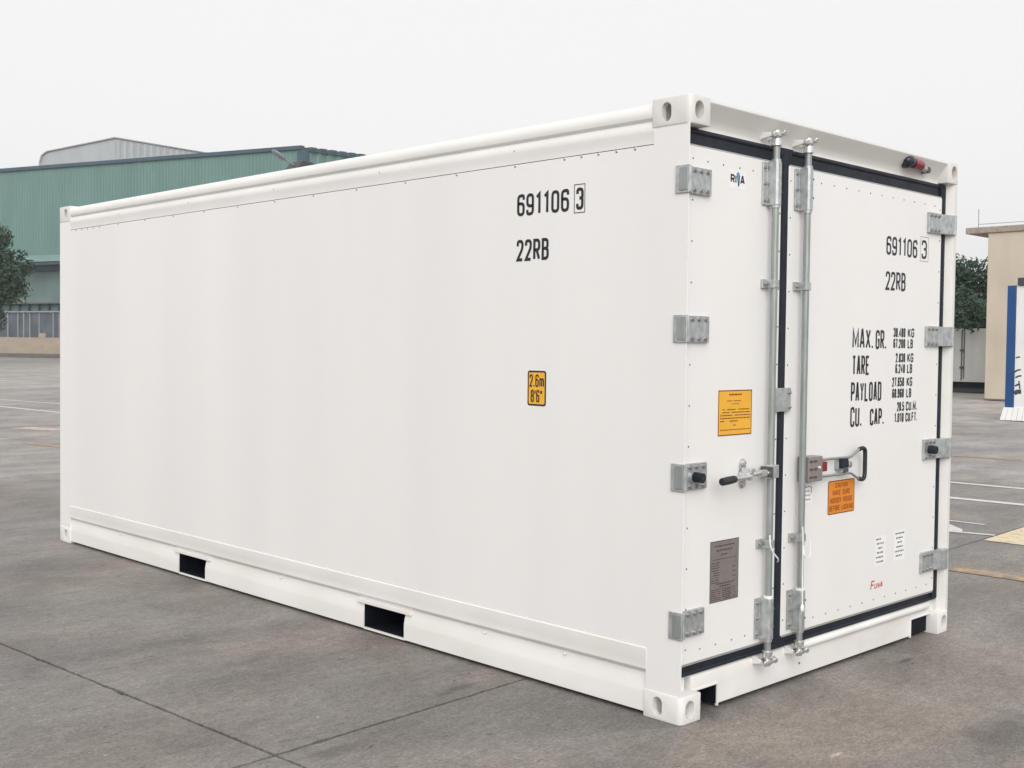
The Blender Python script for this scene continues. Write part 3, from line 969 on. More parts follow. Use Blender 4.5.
def bar_assembly(x, handed):
    root = MB()
    root.cyl((x, BY, 0.20), (x, BY, 2.46), 0.0155, 'bar', 18, caps=True)
    bar = root.build('locking_bar', box_c, smooth=True)
    # end covers: a bolted flange and a folded housing round the bar
    for z0, z1 in ((2.195, 2.385), (0.262, 0.445)):
        b = MB()
        b.prism([(x - 0.054, 0.0335), (x - 0.054, 0.027), (x - 0.022, 0.027), (x - 0.020, -0.016), (x - 0.011, -0.025), (x + 0.012, -0.025), (x + 0.020, -0.016), (x + 0.022, 0.0335)], z0, z1, 'z', 'galv')
        b.build('bar_housing', bar, bevel=0.002, seg=2)
        q = MB()
        for t in (0.12, 0.5, 0.88):
            bolt(q, x - 0.038, z0 + t * (z1 - z0), 0.027, 0.0075)
        for t in (0.3, 0.75):
            q.cyl((x + 0.014, -0.020, z0 + t * (z1 - z0)), (x + 0.0185, -0.0245, z0 + t * (z1 - z0)), 0.005, 'screw', 8)
        q.build('housing_bolts', bar, kind='stuff', smooth=True)
        MB().cyl((x, BY, z1), (x, BY, z1 + 0.012), 0.021, 'cord' if z1 < 1 else 'galv', 16).build('bar_bushing', bar, smooth=True)
        MB().cyl((x, BY, z0 - 0.012), (x, BY, z0), 0.020, 'galv', 16).build('bar_bushing', bar, smooth=True)
    for z in (1.848, 0.690):
        g = MB()
        g.box(x - 0.050, x - 0.016, 0.022, 0.0345, z - 0.020, z + 0.020, 'galv')
        g.prism([(x - 0.022, 0.034), (x - 0.022, -0.016), (x - 0.012, -0.023), (x + 0.012, -0.023), (x + 0.022, -0.016), (x + 0.022, 0.034)], z - 0.018, z + 0.018, 'z', 'galv')
        bolt(g, x - 0.036, z, 0.022, 0.008)
        g.build('bar_guide', bar, bevel=0.002, seg=2)
    cam_lock(bar, x, 2.505, True)
    cam_lock(bar, x, 0.160, False)
    return bar
BX1, BX2 = 0.622, 0.884
bar1 = bar_assembly(BX1, 1)
bar2 = bar_assembly(BX2, 1)

# white cords tied to the lower guides
def smooth_path(p, n=6):
    P = [Vector(q) for q in p]
    out = []
    for i in range(len(P) - 1):
        a, b, c, d = P[max(i - 1, 0)], P[i], P[i + 1], P[min(i + 2, len(P) - 1)]
        for k in range(n):
            t = k / n
            out.append(0.5 * ((2 * b) + (c - a) * t + (2 * a - 5 * b + 4 * c - d) * t * t + (3 * b - a - 3 * c + d) * t ** 3))
    out.append(P[-1])
    return out
MB().tube(smooth_path([(BX1 - 0.036, -0.030, 0.735), (BX1 - 0.040, -0.036, 0.69), (BX1 - 0.022, -0.042, 0.655), (BX1 + 0.014, -0.042, 0.625), (BX1 + 0.045, -0.02, 0.605)]), 0.0033, 'cord').build('seal_cord', bar1, smooth=True)
MB().tube(smooth_path([(BX2 - 0.030, -0.030, 0.745), (BX2 - 0.034, -0.036, 0.66), (BX2 - 0.036, -0.038, 0.50), (BX2 - 0.036, -0.040, 0.385)]), 0.0033, 'cord').ball((BX2 - 0.036, -0.040, 0.372), 0.013, 'cord', (1, .6, 1.5)).build('seal_cord', bar2, smooth=True)
MB().tube(smooth_path([(BX2 - 0.030, -0.036, 0.66), (BX2 - 0.026, -0.040, 0.615), (BX2 + 0.002, -0.042, 0.602), (BX2 + 0.030, -0.036, 0.615), (BX2 + 0.034, -0.028, 0.69)]), 0.0033, 'cord').build('seal_cord', bar2, smooth=True)

# left handle: hub plate on the door, link to the bar, black grip ---------
zc = 1.012
h = MB()
pts = []
for k in range(9):
    t = math.pi * k / 8
    pts.append((0.452 + 0.021 * math.cos(t), zc + 0.045 + 0.021 * math.sin(t)))
for k in range(9):
    t = math.pi + math.pi * k / 8
    pts.append((0.452 + 0.021 * math.cos(t), zc - 0.042 + 0.021 * math.sin(t)))
h.prism(pts, 0.026, Y_DOOR + 0.0005, 'y', 'galv')
bolt(h, 0.452, zc + 0.048, 0.026, 0.013, 'zinc')
bolt(h, 0.452, zc - 0.045, 0.026, 0.011, 'zinc')
h.build('handle_plate', door_l, bevel=0.0015)
h = MB()
h.cyl((0.440, 0.025, zc - 0.004), (0.420, -0.034, zc - 0.004), 0.019, 'zinc', 14)
h.cyl((0.420, -0.034, zc - 0.004), (0.290, -0.040, zc - 0.006), 0.011, 'zinc', 12)
h.box(0.418, 0.452, -0.040, 0.012, zc + 0.006, zc + 0.030, 'zinc')
h.cyl((0.44, -0.034, zc + 0.004), (0.512, -0.022, zc + 0.005), 0.011, 'zinc', 12)
h.box(0.500, 0.560, -0.030, -0.012, zc - 0.014, zc + 0.016, 'zinc')
h.cyl((0.560, -0.024, zc), (0.606, -0.020, zc), 0.010, 'zinc', 10)
h.box(0.578, 0.590, -0.040, 0.022, zc - 0.022, zc + 0.026, 'screw')
h.box(0.592, 0.650, -0.030, 0.020, zc - 0.026, zc + 0.032, 'zinc')
hand = h.build('bar_handle', bar1, bevel=0.003, seg=2)
h = MB().tube([(0.296, -0.040, zc - 0.006), (0.246, -0.044, zc - 0.008), (0.196, -0.044, zc - 0.011)], [0.0155, 0.0175, 0.0165], 'grip', 14)
h.build('grip', bar1, smooth=True, bevel=0.003)

# right handle: lock box, red tag, two rods and a D-loop ------------------
h = MB().box(0.905, 1.026, -0.026, 0.0345, 0.945, 1.062, 'lockbox')
lockb = h.build('lock_box', bar2, bevel=0.004, seg=2)
h = MB()
for x in (0.925, 0.962):
    for z in (1.040, 1.003, 0.966):
        h.box(x - 0.014, x + 0.012, -0.0285, -0.0262, z - 0.005, z + 0.005, 'screw')
h.cyl((0.992, -0.026, 1.010), (0.992, -0.033, 1.010), 0.006, 'paper', 10)
h.build('lock_box_bolts', bar2, kind='stuff')
h = MB().box(1.028, 1.092, -0.012, 0.020, 0.984, 1.030, 'lens_red')
h.build('red_seal', bar2, bevel=0.003, label='red seal beside the lock box')
for sg, z in ((1, 1.038), (-1, 0.958)):
    MB().tube(smooth_path([(1.02, 0.006, z), (1.20, 0.004, z), (1.318, 0.002, z - sg * 0.001), (1.358, 0.0, z + sg * 0.012), (1.398, -0.004, z + sg * 0.032), (1.430, -0.006, z + sg * 0.036)]), 0.0065, 'bar', 10).build('handle_rod', bar2, smooth=True)
h = MB().tube(smooth_path([(1.400, -0.005, 1.071), (1.434, -0.006, 1.075), (1.454, -0.006, 1.060), (1.456, -0.006, 1.0), (1.454, -0.006, 0.938), (1.434, -0.006, 0.921), (1.400, -0.005, 0.926)]), 0.0105, 'grip', 10)
h.build('handle_grip', bar2, smooth=True)
h = MB().box(1.235, 1.315, 0.012, 0.0345, 0.978, 1.036, 'galv').box(1.240, 1.300, -0.006, 0.014, 0.988, 1.032, 'rubber').cyl((1.325, 0.030, 1.0), (1.325, -0.004, 1.0), 0.016, 'bolt', 12).box(1.248, 1.29, -0.012, -0.004, 0.968, 0.988, 'screw')
h.build('handle_catch', door_r, bevel=0.003, seg=2)

# plate across the door gap
h = MB().box(0.690, 0.806, 0.014, 0.0295, 1.276, 1.383, 'galv').box(0.786, 0.806, 0.0295, 0.0345, 1.28, 1.38, 'galv').box(0.690, 0.722, 0.0295, 0.0345, 1.28, 1.38, 'galv')
bolt(h, 0.792, 1.362, 0.014, 0.008); bolt(h, 0.792, 1.296, 0.014, 0.008)
h.build('overlap_plate', door_r, bevel=0.003, seg=2)

# alarm lamp on the header ----------------------------------------------
h = MB()
h.cyl((1.895, 0.050, 2.540), (1.893, 0.024, 2.540), 0.031, 'lens_navy', 16)
h.ball((1.892, 0.014, 2.542), 0.034, 'lens_navy', (1.35, 0.8, 0.86), 18, 10)
lamp = h.build('alarm_lamp', header, smooth=True)
MB().cyl((1.93, 0.018, 2.538), (2.018, 0.018, 2.534), 0.026, 'lens_red', 16, 0.025).ball((2.020, 0.018, 2.534), 0.025, 'lens_red', (0.6, 1, 1), 14, 8).build('red_lens', header, smooth=True)
MB().cyl((2.04, 0.030, 2.530), (2.098, 0.030, 2.522), 0.017, 'galv', 12).cyl((2.110, 0.052, 2.520), (2.106, 0.012, 2.520), 0.017, 'screw', 10).build('lamp_fitting', header, smooth=True)

# door stickers and lettering -------------------------------------------
rnd = random.Random(3)
mb = MB()
rect_sheet(mb, on_end, 0.271, 0.521, 1.184, 1.380, 0.0010, 'amber')
border(mb, on_end, 0.271, 0.521, 1.184, 1.380, 0.0016, 0.0045, 'brownink')
tiny_print(mb, on_end, 0.350, 0.445, 1.357, 0.007, 0.0018, 'brownink', rnd, 1.0)
tiny_print(mb, on_end, 0.335, 0.46, 1.332, 0.003, 0.0018, 'brownink', rnd, .8)
tiny_print(mb, on_end, 0.355, 0.44, 1.319, 0.0025, 0.0018, 'brownink', rnd, .8)
for k in range(5):
    tiny_print(mb, on_end, 0.285, 0.51 if k < 4 else 0.42, 1.294 - 0.0125 * k, 0.0042, 0.0018, 'brownink', rnd, .92)
tiny_print(mb, on_end, 0.382, 0.402, 1.226, 0.004, 0.0018, 'brownink', rnd, 1)
tiny_print(mb, on_end, 0.285, 0.512, 1.207, 0.0032, 0.0018, 'brownink', rnd, .95)
mb.build('instruction_sticker', door_l, label='amber instruction sticker with fine print')
mb = MB()
rect_sheet(mb, on_end, 1.180, 1.432, 0.760, 0.924, 0.0010, 'brownink', rad=0.012)
rect_sheet(mb, on_end, 1.185, 1.427, 0.7645, 0.9195, 0.0016, 'caution', rad=0.008)
mb.build('caution_sticker', door_r, label='orange caution sticker below the handle')
lettering(door_r, 'caution_print', [('CAUTION', 1.245, 0.887, 0.120, 0.024, 0.0046), ('MAKE SURE', 1.222, 0.851, 0.166, 0.027, 0.0046),
                                    ('NOBODY INSIDE', 1.198, 0.814, 0.212, 0.027, 0.0046), ('BEFORE LOCKING', 1.194, 0.776, 0.222, 0.027, 0.0046)], on_end, 'rustink', 0.0022)
mb = MB()
rect_sheet(mb, on_end, 0.232, 0.440, 0.470, 0.734, 0.0016, 'platemat')
border(mb, on_end, 0.232, 0.440, 0.470, 0.734, 0.0020, 0.003, 'plateink')
for k, (a, b) in enumerate(((.262, .41), (.275, .395), (.31, .355))):
    tiny_print(mb, on_end, a, b, 0.708 - 0.019 * k, 0.006, 0.0022, 'plateink', rnd, 1)
tiny_print(mb, on_end, .25, .42, 0.652, 0.003, 0.0022, 'plateink', rnd, 1)
for k in range(9):
    tiny_print(mb, on_end, .24, .30, 0.637 - 0.0105 * k, 0.0038, 0.0022, 'plateink', rnd, .9)
    if k % 2 == 0:
        tiny_print(mb, on_end, .395, .425, 0.632 - 0.0105 * k, 0.0034, 0.0022, 'plateink', rnd, .8)
tiny_print(mb, on_end, .28, .40, 0.545, 0.005, 0.0022, 'plateink', rnd, 1)
tiny_print(mb, on_end, .30, .38, 0.533, 0.005, 0.0022, 'plateink', rnd, 1)
for k in range(6):
    tiny_print(mb, on_end, .24, .31, 0.522 - 0.0085 * k, 0.0036, 0.0022, 'plateink', rnd, .9)
    tiny_print(mb, on_end, .32, .39, 0.520 - 0.0085 * k, 0.0045, 0.0022, 'plateink', rnd, .9)
    tiny_print(mb, on_end, .40, .43, 0.520 - 0.0085 * k, 0.0030, 0.0022, 'plateink', rnd, .7)
mb.build('data_plate', door_l, label='grey metal data plate with etched print')

lettering(door_r, 'container_number', [('691106', 1.702, 2.048, 0.334, 0.096, 0.0132)], on_end, 'ink')
lettering(door_r, 'check_digit', [('3', 2.086, 2.050, 0.058, 0.100, 0.0132)], on_end, 'ink')
mb = MB()
border(mb, on_end, 2.070, 2.162, 2.036, 2.168, 0.0012, 0.0022, 'greyink')
mb.build('check_digit_frame', door_r)
lettering(door_r, 'size_type_code', [('22RB', 1.702, 1.868, 0.212, 0.096, 0.0132)], on_end, 'ink')
lettering(door_r, 'weight_headings', [('MAX.', 1.382, 1.566, 0.205, 0.100, 0.0132), ('GR.', 1.612, 1.564, 0.110, 0.098, 0.0132),
                                      ('TARE', 1.384, 1.434, 0.170, 0.098, 0.0132),
                                      ('PAYLOAD', 1.377, 1.302, 0.305, 0.098, 0.0132),
                                      ('CU.', 1.376, 1.178, 0.110, 0.100, 0.0132), ('CAP.', 1.570, 1.178, 0.142, 0.086, 0.0132)], on_end, 'ink')
V = []
for (txt, unit, x0, x1, u0, u1, z) in (('30.480', 'KG', 1.797, 1.925, 1.952, 2.022, 1.628), ('67.200', 'LB', 1.797, 1.925, 1.952, 2.010, 1.571),
                                       ('2.830', 'KG', 1.826, 1.928, 1.952, 2.018, 1.497), ('6.240', 'LB', 1.824, 1.928, 1.952, 2.008, 1.440),
                                       ('27.650', 'KG', 1.794, 1.922, 1.950, 2.012, 1.371), ('60.960', 'LB', 1.796, 1.922, 1.950, 2.004, 1.312),
                                       ('28.5', 'CU.M.', 1.852, 1.928, 1.948, 2.072, 1.242), ('1.010', 'CU.FT.', 1.826, 1.926, 1.946, 2.076, 1.184)):
    V.append((txt, x0, z, x1 - x0, 0.049, 0.0088))
    V.append((unit, u0, z, u1 - u0, 0.049, 0.0088))
lettering(door_r, 'weight_figures', V, on_end, 'ink')
mb = MB()
rect_sheet(mb, on_end, 0.322, 0.446, 2.247, 2.326, 0.0006, 'paper')
mb.build('inspection_sticker', door_l)
lettering(door_l, 'inspection_mark', [('R', 0.332, 2.268, 0.031, 0.038, 0.0085), ('I', 0.366, 2.268, 0.010, 0.038, 0.0085)], on_end, 'ink', 0.0012)
lettering(door_l, 'inspection_mark', [('A', 0.404, 2.268, 0.033, 0.038, 0.0085)], on_end, 'ink', 0.0012)
mb = MB()
for poly, m_ in ((((0.376, 2.312), (0.384, 2.318), (0.394, 2.268), (0.388, 2.256)), 'blueink'), (((0.386, 2.318), (0.392, 2.318), (0.398, 2.290), (0.393, 2.284)), 'blueink'), (((0.389, 2.254), (0.397, 2.262), (0.401, 2.320), (0.395, 2.300)), 'ink')):
    mb.add([on_end(p[0], p[1], 0.0013 if m_ == 'blueink' else 0.0015) for p in poly], [(3, 2, 1, 0)], m_)
mb.build('inspection_emblem', door_l)
lettering(door_r, 'maker_mark', [('F', 1.612, 0.336, 0.034, 0.046, 0.0066, .22), ('U', 1.652, 0.338, 0.024, 0.028, 0.005, .22), ('W', 1.680, 0.338, 0.030, 0.028, 0.0046, .22), ('A', 1.712, 0.338, 0.024, 0.028, 0.005, .22)], on_end, 'red')
for (x0, x1, z0, z1, nm) in ((1.648, 1.764, 0.450, 0.606, 6), (1.852, 1.972, 0.456, 0.614, 6)):
    mb = MB()
    rect_sheet(mb, on_end, x0, x1, z0, z1, 0.0006, 'paper')
    for k in range(nm):
        z = z1 - 0.020 - k * 0.0235
        a = (0.012, 0.02, 0.036, 0.024, 0.014, 0.02)[k]
        tiny_print(mb, on_end, x0 + a, x1 - a, z, 0.0080, 0.0012, 'greyink', rnd, .95)
    mb.build('parts_sticker', door_r)
mb = MB()
rect_sheet(mb, on_end, 0.955, 1.040, 0.835, 0.925, 0.0006, 'paper')
for k in range(4):
    tiny_print(mb, on_end, 0.975, 1.022, 0.910 - 0.02 * k, 0.005, 0.0012, 'greyink', rnd, 1)
mb.add([on_end(1.026, 0.880, .0012), on_end(1.031, 0.880, .0012), on_end(1.031, 0.912, .0012), on_end(1.026, 0.912, .0012)], [(0, 1, 2, 3)], 'ink')
mb.build('small_sticker', door_r)

# ================================================================== GREEN FACTORY (far left)
fac = thing('factory_building', 'big teal green corrugated factory hall with pale awning and tan plinth behind the container', 'factory', (50.5, 77.1, 0), R(110))
FL, FD, FH = 58.0, 40.0, 17.35          # length along local +x, depth along local -y, eaves height
def corrugated(name, parent, a0, a1, z0, z1, axis, at, sign, pitch, depth, mat):
    """trapezoid-ribbed sheet standing on axis ('x' or 'y') at the fixed coordinate 'at'"""
    mb = MB()
    prof = []
    n = int((a1 - a0) / pitch)
    for i in range(n):
        s = a0 + i * pitch
        prof += [(s, 0), (s + pitch * .5, 0), (s + pitch * .6, depth), (s + pitch * .9, depth)]
    prof.append((a0 + n * pitch, 0))
    v = []
    for s, d in prof:
        for z in (z0, z1):
            v.append((s, at + sign * d, z) if axis == 'x' else (at + sign * d, s, z))
    f = []
    for i in range(len(prof) - 1):
        q = (2 * i, 2 * i + 2, 2 * i + 3, 2 * i + 1)
        f.append(q)
    mb.add(v, f, mat)
    return mb.build(name, parent)
def shear(o, y0, k=0.16, rise=0.0):
    for v in o.data.vertices:
        v.co.x += (v.co.y - y0) * k
        if rise and v.co.z > FH - 1:
            v.co.z += (y0 - v.co.y) * rise
    return o
corrugated('wall_cladding', fac, 0.3, FL, 8.6, FH, 'x', 0.0, 1, 0.36, 0.03, 'teal')
shear(corrugated('wall_cladding', fac, -FD, -0.3, 0, FH, 'y', 0.0, -1, 1.1, 0.12, 'teal'), 0.0, 0.2, 0.045)
MB().box(0.05, FL, -FD, -0.05, 8.0, FH - 0.1, 'teal_low').build('hall_core', fac)
MB().box(0.0, FL + .2, -0.25, 0.22, FH - 0.02, FH + 0.28, 'trim_blue').build('roof_trim', fac)
MB().box(-0.30, 0.45, -0.5, 0.14, 0, FH - 0.03, 'trim_blue').build('corner_trim', fac)
eb = MB()
for k in range(30):
    s = -0.6 - 1.1 * k
    eb.box(-0.32, 0.5, s - 0.62, s, FH, FH + 0.20, 'trim_blue')
shear(eb.build('eaves_ribs', fac, kind='stuff'), 0.0, 0.2, 0.045)
shear(MB().box(-0.26, 0.55, -FD, -0.26, FH - 0.16, FH + 0.06, 'trim_blue').build('eaves_gutter', fac), 0.0, 0.2, 0.045)
MB().prism([(0.0, 9.45), (1.5, 9.02), (1.5, 8.72), (0.0, 8.72)], 0.5, FL, 'x', 'awning').build('awning', fac)
MB().box(0.5, FL, 0.001, 1.35, 8.45, 8.70, 'trim_blue').build('awning_shade_beam', fac)  # slate blue band carries the dark shade under the awning
MB().box(0.05, FL, -1.5, -0.45, 5.12, 8.0, 'teal_low').box(0.05, FL, -3.0, -1.6, 0.2, 8.0, 'teal_low').build('lower_wall', fac)
MB().box(0.05, FL, -1.5, 0.0, 8.0, 8.44, 'trim_blue').build('awning_shade_soffit', fac)  # lower part of the underside shade, as a dark strip
MB().box(0.05, FL, -0.45, -0.05, 0.35, 1.86, 'tan').build('plinth_wall', fac)
MB().box(0.05, FL, -0.45, 0.10, 0.0, 0.35, 'plinth').build('base_strip', fac)  # dark grey strip along the base of the wall
# glazing bays: pane strips between pale mullions
MB().box(0.05, FL, -0.40, -0.10, 4.18, 4.30, 'win_frame').build('window_rail', fac)
MB().box(0.05, FL, -1.2, -0.42, 5.0, 5.12, 'plinth').build('window_beam', fac)
MB().box(0.05, FL, -1.3, -1.0, 4.2, 4.995, 'teal_low').build('upper_panel', fac)
mull = [3.2 + 1.3 * k for k in range(18)] + [27.2, 27.95, 29.73, 30.94, 31.72, 32.49, 33.8] + [35.1 + 1.3 * k for k in range(17)]
wpane = None
for i in range(len(mull) - 1):
    a, b = mull[i], mull[i + 1]
    if b - a < 0.3:
        continue
    w = MB().box(a + 0.05, b - 0.05, -0.34, -0.30, 1.87, 4.17, 'win_glass').build('window_pane', fac)
    MB().box(a - 0.05, a + 0.05, -0.36, -0.20, 1.86, 4.179, 'win_frame').build('mullion', fac)
for k in range(44):
    s = 1.0 + 1.28 * k
    MB().box(s - 0.05, s + 0.05, -0.95, -0.75, 1.87, 4.995, 'trim_blue').build('window_post', fac)
MB().box(0.1, FL, -1.49, -1.42, 1.86, 5.11, 'win_glass').build('rear_glazing', fac)
MB().box(28.9, 29.8, -0.29, -0.18, 1.87, 2.25, 'tan').build('crate_on_sill', fac)

# grey roof monitor further back
mon = thing('grey_hall', 'pale grey metal clad hall rising behind the green factory roof', 'factory', (50.5 + 13.16, 77.1 + 4.79, 0), R(110))
mp = [(34.07, 8.0), (44.6, 8.0), (44.75, 20.9), (44.45, 21.6), (43.7, 21.98), (34.07, 22.82)]
shear(MB().prism(mp, -0.2, -30, 'y', 'grey_sheet').build('hall_wall', mon), -0.2, 0.22)
shear(corrugated('side_cladding', mon, -30, -0.25, 8.0, 22.7, 'y', 34.06, -1, 0.8, 0.05, 'grey_sheet'), -0.2, 0.22)
shear(MB().prism([(33.92, 22.83), (43.72, 21.99), (44.47, 21.61), (44.77, 20.90), (44.77, 19.0), (44.86, 19.0), (44.86, 20.92), (44.54, 21.68), (43.75, 22.08), (33.92, 22.93)], 0.0, -30.2, 'y', 'grey_sheet').build('roof_edge', mon), -0.2, 0.22)

# ================================================================== STREET LAMP behind the container
lp = thing('street_lamp', 'slender street lamp with oval head just above the container roof edge', 'street lamp', (18.55, 30.0, 0))
MB().cyl((0, 0, 0), (0, 0, 7.35), 0.10, 'steel_dark', 12, 0.06).build('pole', lp, smooth=True)
MB().tube([(0, 0, 7.30), (-0.25, 0.0, 7.42), (-0.72, 0.0, 7.62)], [0.04, 0.035, 0.03], 'win_frame', 8).build('arm', lp, smooth=True)
MB().ball((-0.98, 0.0, 7.74), 0.30, 'win_frame', (1.0, 0.5, 0.22), 14, 8).build('lamp_head', lp, smooth=True).rotation_euler = (0, 0, 0)
o = [c for c in lp.children if c.name.startswith('lamp_head')][0]
o.data.transform(Matrix.Translation((-0.98, 0, 7.74)) @ Matrix.Rotation(R(28), 4, 'Y') @ Matrix.Translation((0.98, 0, -7.74)))
MB().prism([(-0.55, 7.32), (-0.30, 7.62), (0.05, 7.60), (0.66, 7.50), (0.66, 7.32)], -0.35, 0.35, 'y', 'steel_dark').build('lamp_hood', lp, bevel=0.03)

# ================================================================== BEIGE GATEHOUSE (right)
gh = thing('gatehouse', 'small beige rendered gatehouse with flat overhanging roof slab', 'gatehouse', (33.3, 13.24, 0))
MB().box(0, 4.8, -7.5, 0, 0.0, 5.36, 'render').build('wall', gh, bevel=0.02)
MB().box(-0.06, 5.2, -7.9, 0.72, 5.362, 5.56, 'slab').build('roof_slab', gh, bevel=0.015)
MB().box(-0.02, 0.0, -7.5, 0.0, 0.0, 0.05, 'plinth').build('wall_foot', gh)
MB().cyl((0.4, 0.50, 5.56), (0.4, 0.50, 6.20), 0.014, 'win_frame', 8).build('lightning_rod', gh)
h = MB()
h.cyl((0.4, 0.50, 5.70), (0.4, -7.5, 5.70), 0.010, 'win_frame', 6)
for k in range(6):
    h.cyl((0.4, 0.5 - 1.55 * k, 5.56), (0.4, 0.5 - 1.55 * k, 5.70), 0.010, 'win_frame', 6)
h.build('roof_wire', gh)

# ================================================================== BLUE AND WHITE PILLAR (right edge)
pl = thing('gate_pillar', 'white gate pillar with blue edge and flared ribbed foot at the right edge', 'pillar', (22.9, 8.244, 0))
MB().box(0, 0.6, -0.195, 0.0, 0.16, 3.07, 'signal_blue').build('blue_edge', pl, bevel=0.01)
MB().box(0.02, 0.6, -0.95, -0.197, 0.16, 3.06, 'pillar_white').build('shaft', pl, bevel=0.01)
MB().box(-0.03, 0.65, -1.05, -0.235, 3.065, 3.24, 'steel_dark').build('cap', pl, bevel=0.01)
for k in range(9):
    y0 = 0.02 - 0.115 * k
    t0 = 0.06 - 0.125 * k
    q = [(-0.10, t0, 0.0), (-0.10, t0 - 0.118, 0.0), (-0.012, y0 - 0.108, 0.17 + .12), (-0.012, y0, 0.17 + .12), (0.2, t0, 0.0), (0.2, t0 - 0.118, 0.0), (0.2, y0 - 0.108, 0.29), (0.2, y0, 0.29)]
    MB().add(q, [(0, 1, 2, 3)[::-1], (4, 5, 6, 7), (0, 4, 7, 3)[::-1], (1, 5, 6, 2), (3, 2, 6, 7)[::-1], (0, 1, 5, 4)], 'pillar_white').build('foot_rib', pl)
h = MB()
for a, b, c, d, w in ((-0.22, 1.42, -0.32, 1.44, .03), (-0.20, 1.10, -0.34, 1.16, .035), (-0.22, 0.97, -0.36, 1.02, .035), (-0.22, 0.78, -0.32, 0.82, .04), (-0.21, 0.62, -0.36, 0.66, .10), (-0.30, 0.90, -0.33, 0.72, .03)):
    pts = [Vector((a, b)), Vector(((a + c) / 2, (b + d) / 2 + .015)), Vector((c, d))]
    for q in ribbon(pts, False, w):
        h.add([(-0.003 if p.x > -.2 else 0.017, p.x, p.y) for p in q], [(3, 2, 1, 0)], 'steel_dark')
h.build('painted_strokes', pl)

# ================================================================== WHITE BOX BEHIND THE TREES
wb = thing('white_container', 'distant white container raised on dark bearers below the tree leaves', 'shipping container', (39.5, 18.6, 0))
MB().box(0, 2.4, -6.2, 0, 0.40, 2.42, 'shaded_white').build('box_body', wb, bevel=0.03)
MB().box(0.15, 2.2, -6.1, -0.1, 0.0, 0.18, 'steel_dark').box(0.05, 2.35, -6.2, 0, 0.18, 0.385, 'dark').build('bearers', wb)
for y in (-1.78, -1.36):
    MB().cyl((-0.05, y, 0.46), (-0.05, y, 2.36), 0.022, 'screw', 8).box(-0.09, 0.0, y - .06, y + .06, 0.9, 0.98, 'screw').box(-0.09, 0.0, y - .06, y + .06, 1.55, 1.63, 'screw').build('door_rod', wb)
MB().box(-0.012, 0.0, -1.88, -1.84, 0.42, 2.40, 'plinth').build('door_seam', wb)
MB().box(-0.03, 0.0, -6.2, 0, 0.40, 0.52, 'shaded_white').build('bottom_rail', wb)

# ================================================================== TREES
def tree(name, label, loc, height, crown, leafmat, seed, leaf=0.2, per=42, group=None):
    """crown: list of (x, y, z, radius) clumps relative to the foot; trunk with limbs to them and leaf clusters filling them"""
    rn = random.Random(seed)
    t = thing(name, label, 'tree', loc, 0, group)
    tk = MB()
    top = height * 0.62
    tk.tube([(0, 0, -0.05), (0.05, 0.02, height * .2), (-0.04, 0.06, height * .42), (0.05, 0, top)], [height * .026, height * .02, height * .016, height * .008], 'bark', 9)
    for (x, y, z, r) in crown[::3]:
        zz = min(top, max(height * .18, z - r * 1.2))
        tk.tube([(0, 0, zz), (x * .5, y * .5, (zz + z) / 2 + .1), (x * .9, y * .9, z)], [height * .010, height * .006, height * .003], 'bark', 6)
    tk.build('trunk', t, smooth=True)
    V_, F_ = [], []
    for (x, y, z, r) in crown:
        n = int(per * r * r / (leaf * leaf) * 0.09)
        for _ in range(n):
            d = Vector((rn.gauss(0, 1), rn.gauss(0, 1), rn.gauss(0, 1))).normalized()
            rad = r * (rn.random() ** 0.45) * rn.uniform(0.82, 1.12)
            p = Vector((x, y, z)) + Vector((d.x, d.y, d.z * 0.82)) * rad
            nrm = (d + Vector((rn.gauss(0, .6), rn.gauss(0, .6), rn.gauss(0.3, .6)))).normalized()
            a = nrm.orthogonal().normalized()
            a = (Matrix.Rotation(rn.uniform(0, 6.28), 3, nrm) @ a)
            b = nrm.cross(a)
            s = leaf * rn.uniform(.6, 1.3)
            k = len(V_)
            V_ += [p - a * s, p - b * s * .45 + nrm * s * .12, p + a * s, p + b * s * .45 + nrm * s * .12]
            F_.append((k, k + 1, k + 2, k + 3))
    me = bpy.data.meshes.new('crown')
    me.from_pydata([tuple(p) for p in V_], [], F_)
    me.materials.append(M[leafmat])
    o = bpy.data.objects.new('crown', me)
    COL.objects.link(o)
    o.parent = t
    return t

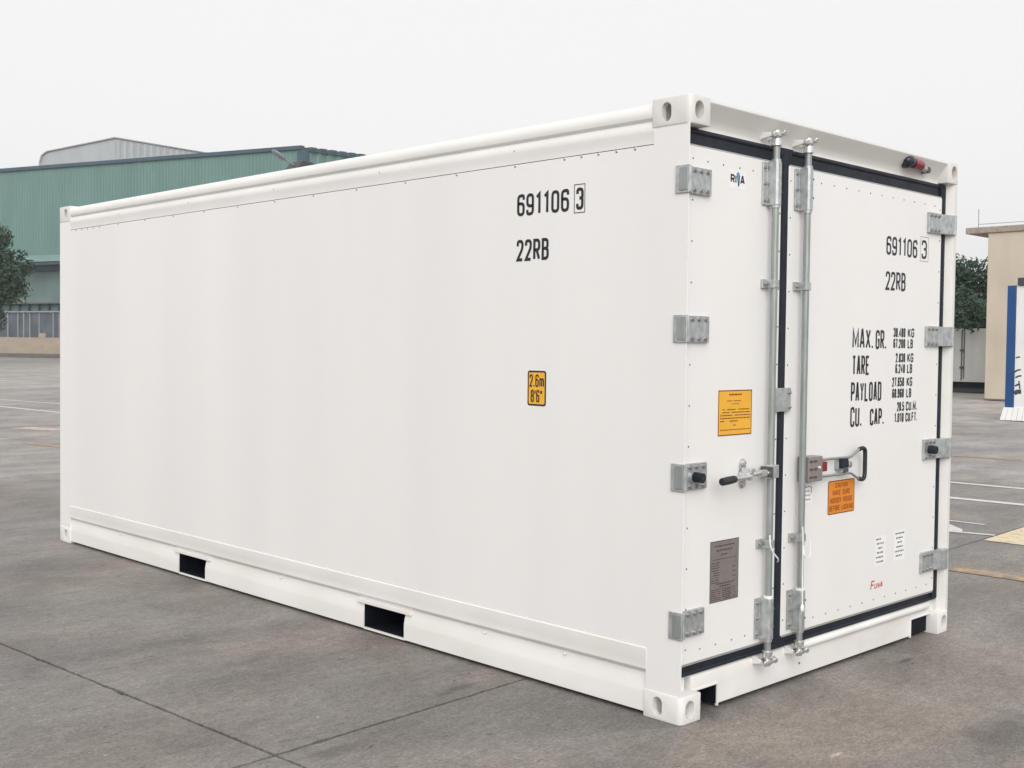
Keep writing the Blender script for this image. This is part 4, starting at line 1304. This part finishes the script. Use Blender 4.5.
def clumps(seed, n, rx, ry, z0, z1, r0, r1, taper=0.55):
    rn = random.Random(seed)
    out = []
    for _ in range(n):
        t = rn.random()
        z = z0 + (z1 - z0) * t
        k = math.sin(math.pi * (0.16 + 0.78 * t)) ** taper
        a = rn.uniform(0, 6.28)
        q = math.sqrt(rn.random())
        out.append((rx * k * q * math.cos(a), ry * k * q * math.sin(a), z, rn.uniform(r0, r1)))
    return out
tree('tree', 'dark rounded tree cut by the left edge in front of the green factory', (26.35, 80.0, 0), 10.2, clumps(5, 46, 2.4, 2.4, 4.0, 8.9, 0.8, 1.3) + [(2.3, 0, 6.9, .8), (2.9, .4, 6.5, .7), (1.4, -.3, 8.5, .7), (1.0, 0.2, 3.2, .8), (2.0, 0.2, 5.2, .8), (0.9, .3, 2.4, .7), (3.3, 0, 6.9, .5), (2.6, 0, 7.6, .5)], 'leaf', 11, 0.15, 60)
tree('tree', 'dark leafy tree beside the gatehouse, half hidden by the container', (45.6, 20.2, 0), 6.6, clumps(9, 70, 2.4, 2.9, 2.2, 5.35, 0.55, 0.95) + [(-6.35, -2.7, 2.62, .42), (-6.2, -2.2, 2.75, .5), (-6.4, -3.4, 2.7, .45), (-5.2, -2.6, 2.95, .6), (-4.6, -1.6, 3.2, .7), (-6.5, -3.9, 2.5, .36), (-4.4, -3.2, 3.3, .7), (-3.6, -2.4, 3.6, .8), (-6.3, -1.6, 2.6, .5)], 'leaf', 21, 0.11, 60)
tree('tree', 'lower leafy tree directly behind the gatehouse corner', (46.6, 17.2, 0), 6.4, clumps(14, 60, 2.2, 2.6, 2.2, 5.45, 0.55, 0.9), 'leaf', 31, 0.11, 60)

# ================================================================== HAZE
hz = bpy.data.materials.new('haze_air')
hz.use_nodes = True
hz.node_tree.nodes.clear()
ho = hz.node_tree.nodes.new("ShaderNodeOutputMaterial")
hv = hz.node_tree.nodes.new("ShaderNodeVolumePrincipled")
hv.inputs['Color'].default_value = (0.93, 0.95, 0.97, 1)
hv.inputs['Density'].default_value = 0.0006
hv.inputs['Anisotropy'].default_value = 0.2
hz.node_tree.links.new(hv.outputs[0], ho.inputs['Volume'])
M['haze'] = hz
MB().box(-905, 905, -905, 905, -1.02, 27.0, 'haze').build('haze', kind='stuff')
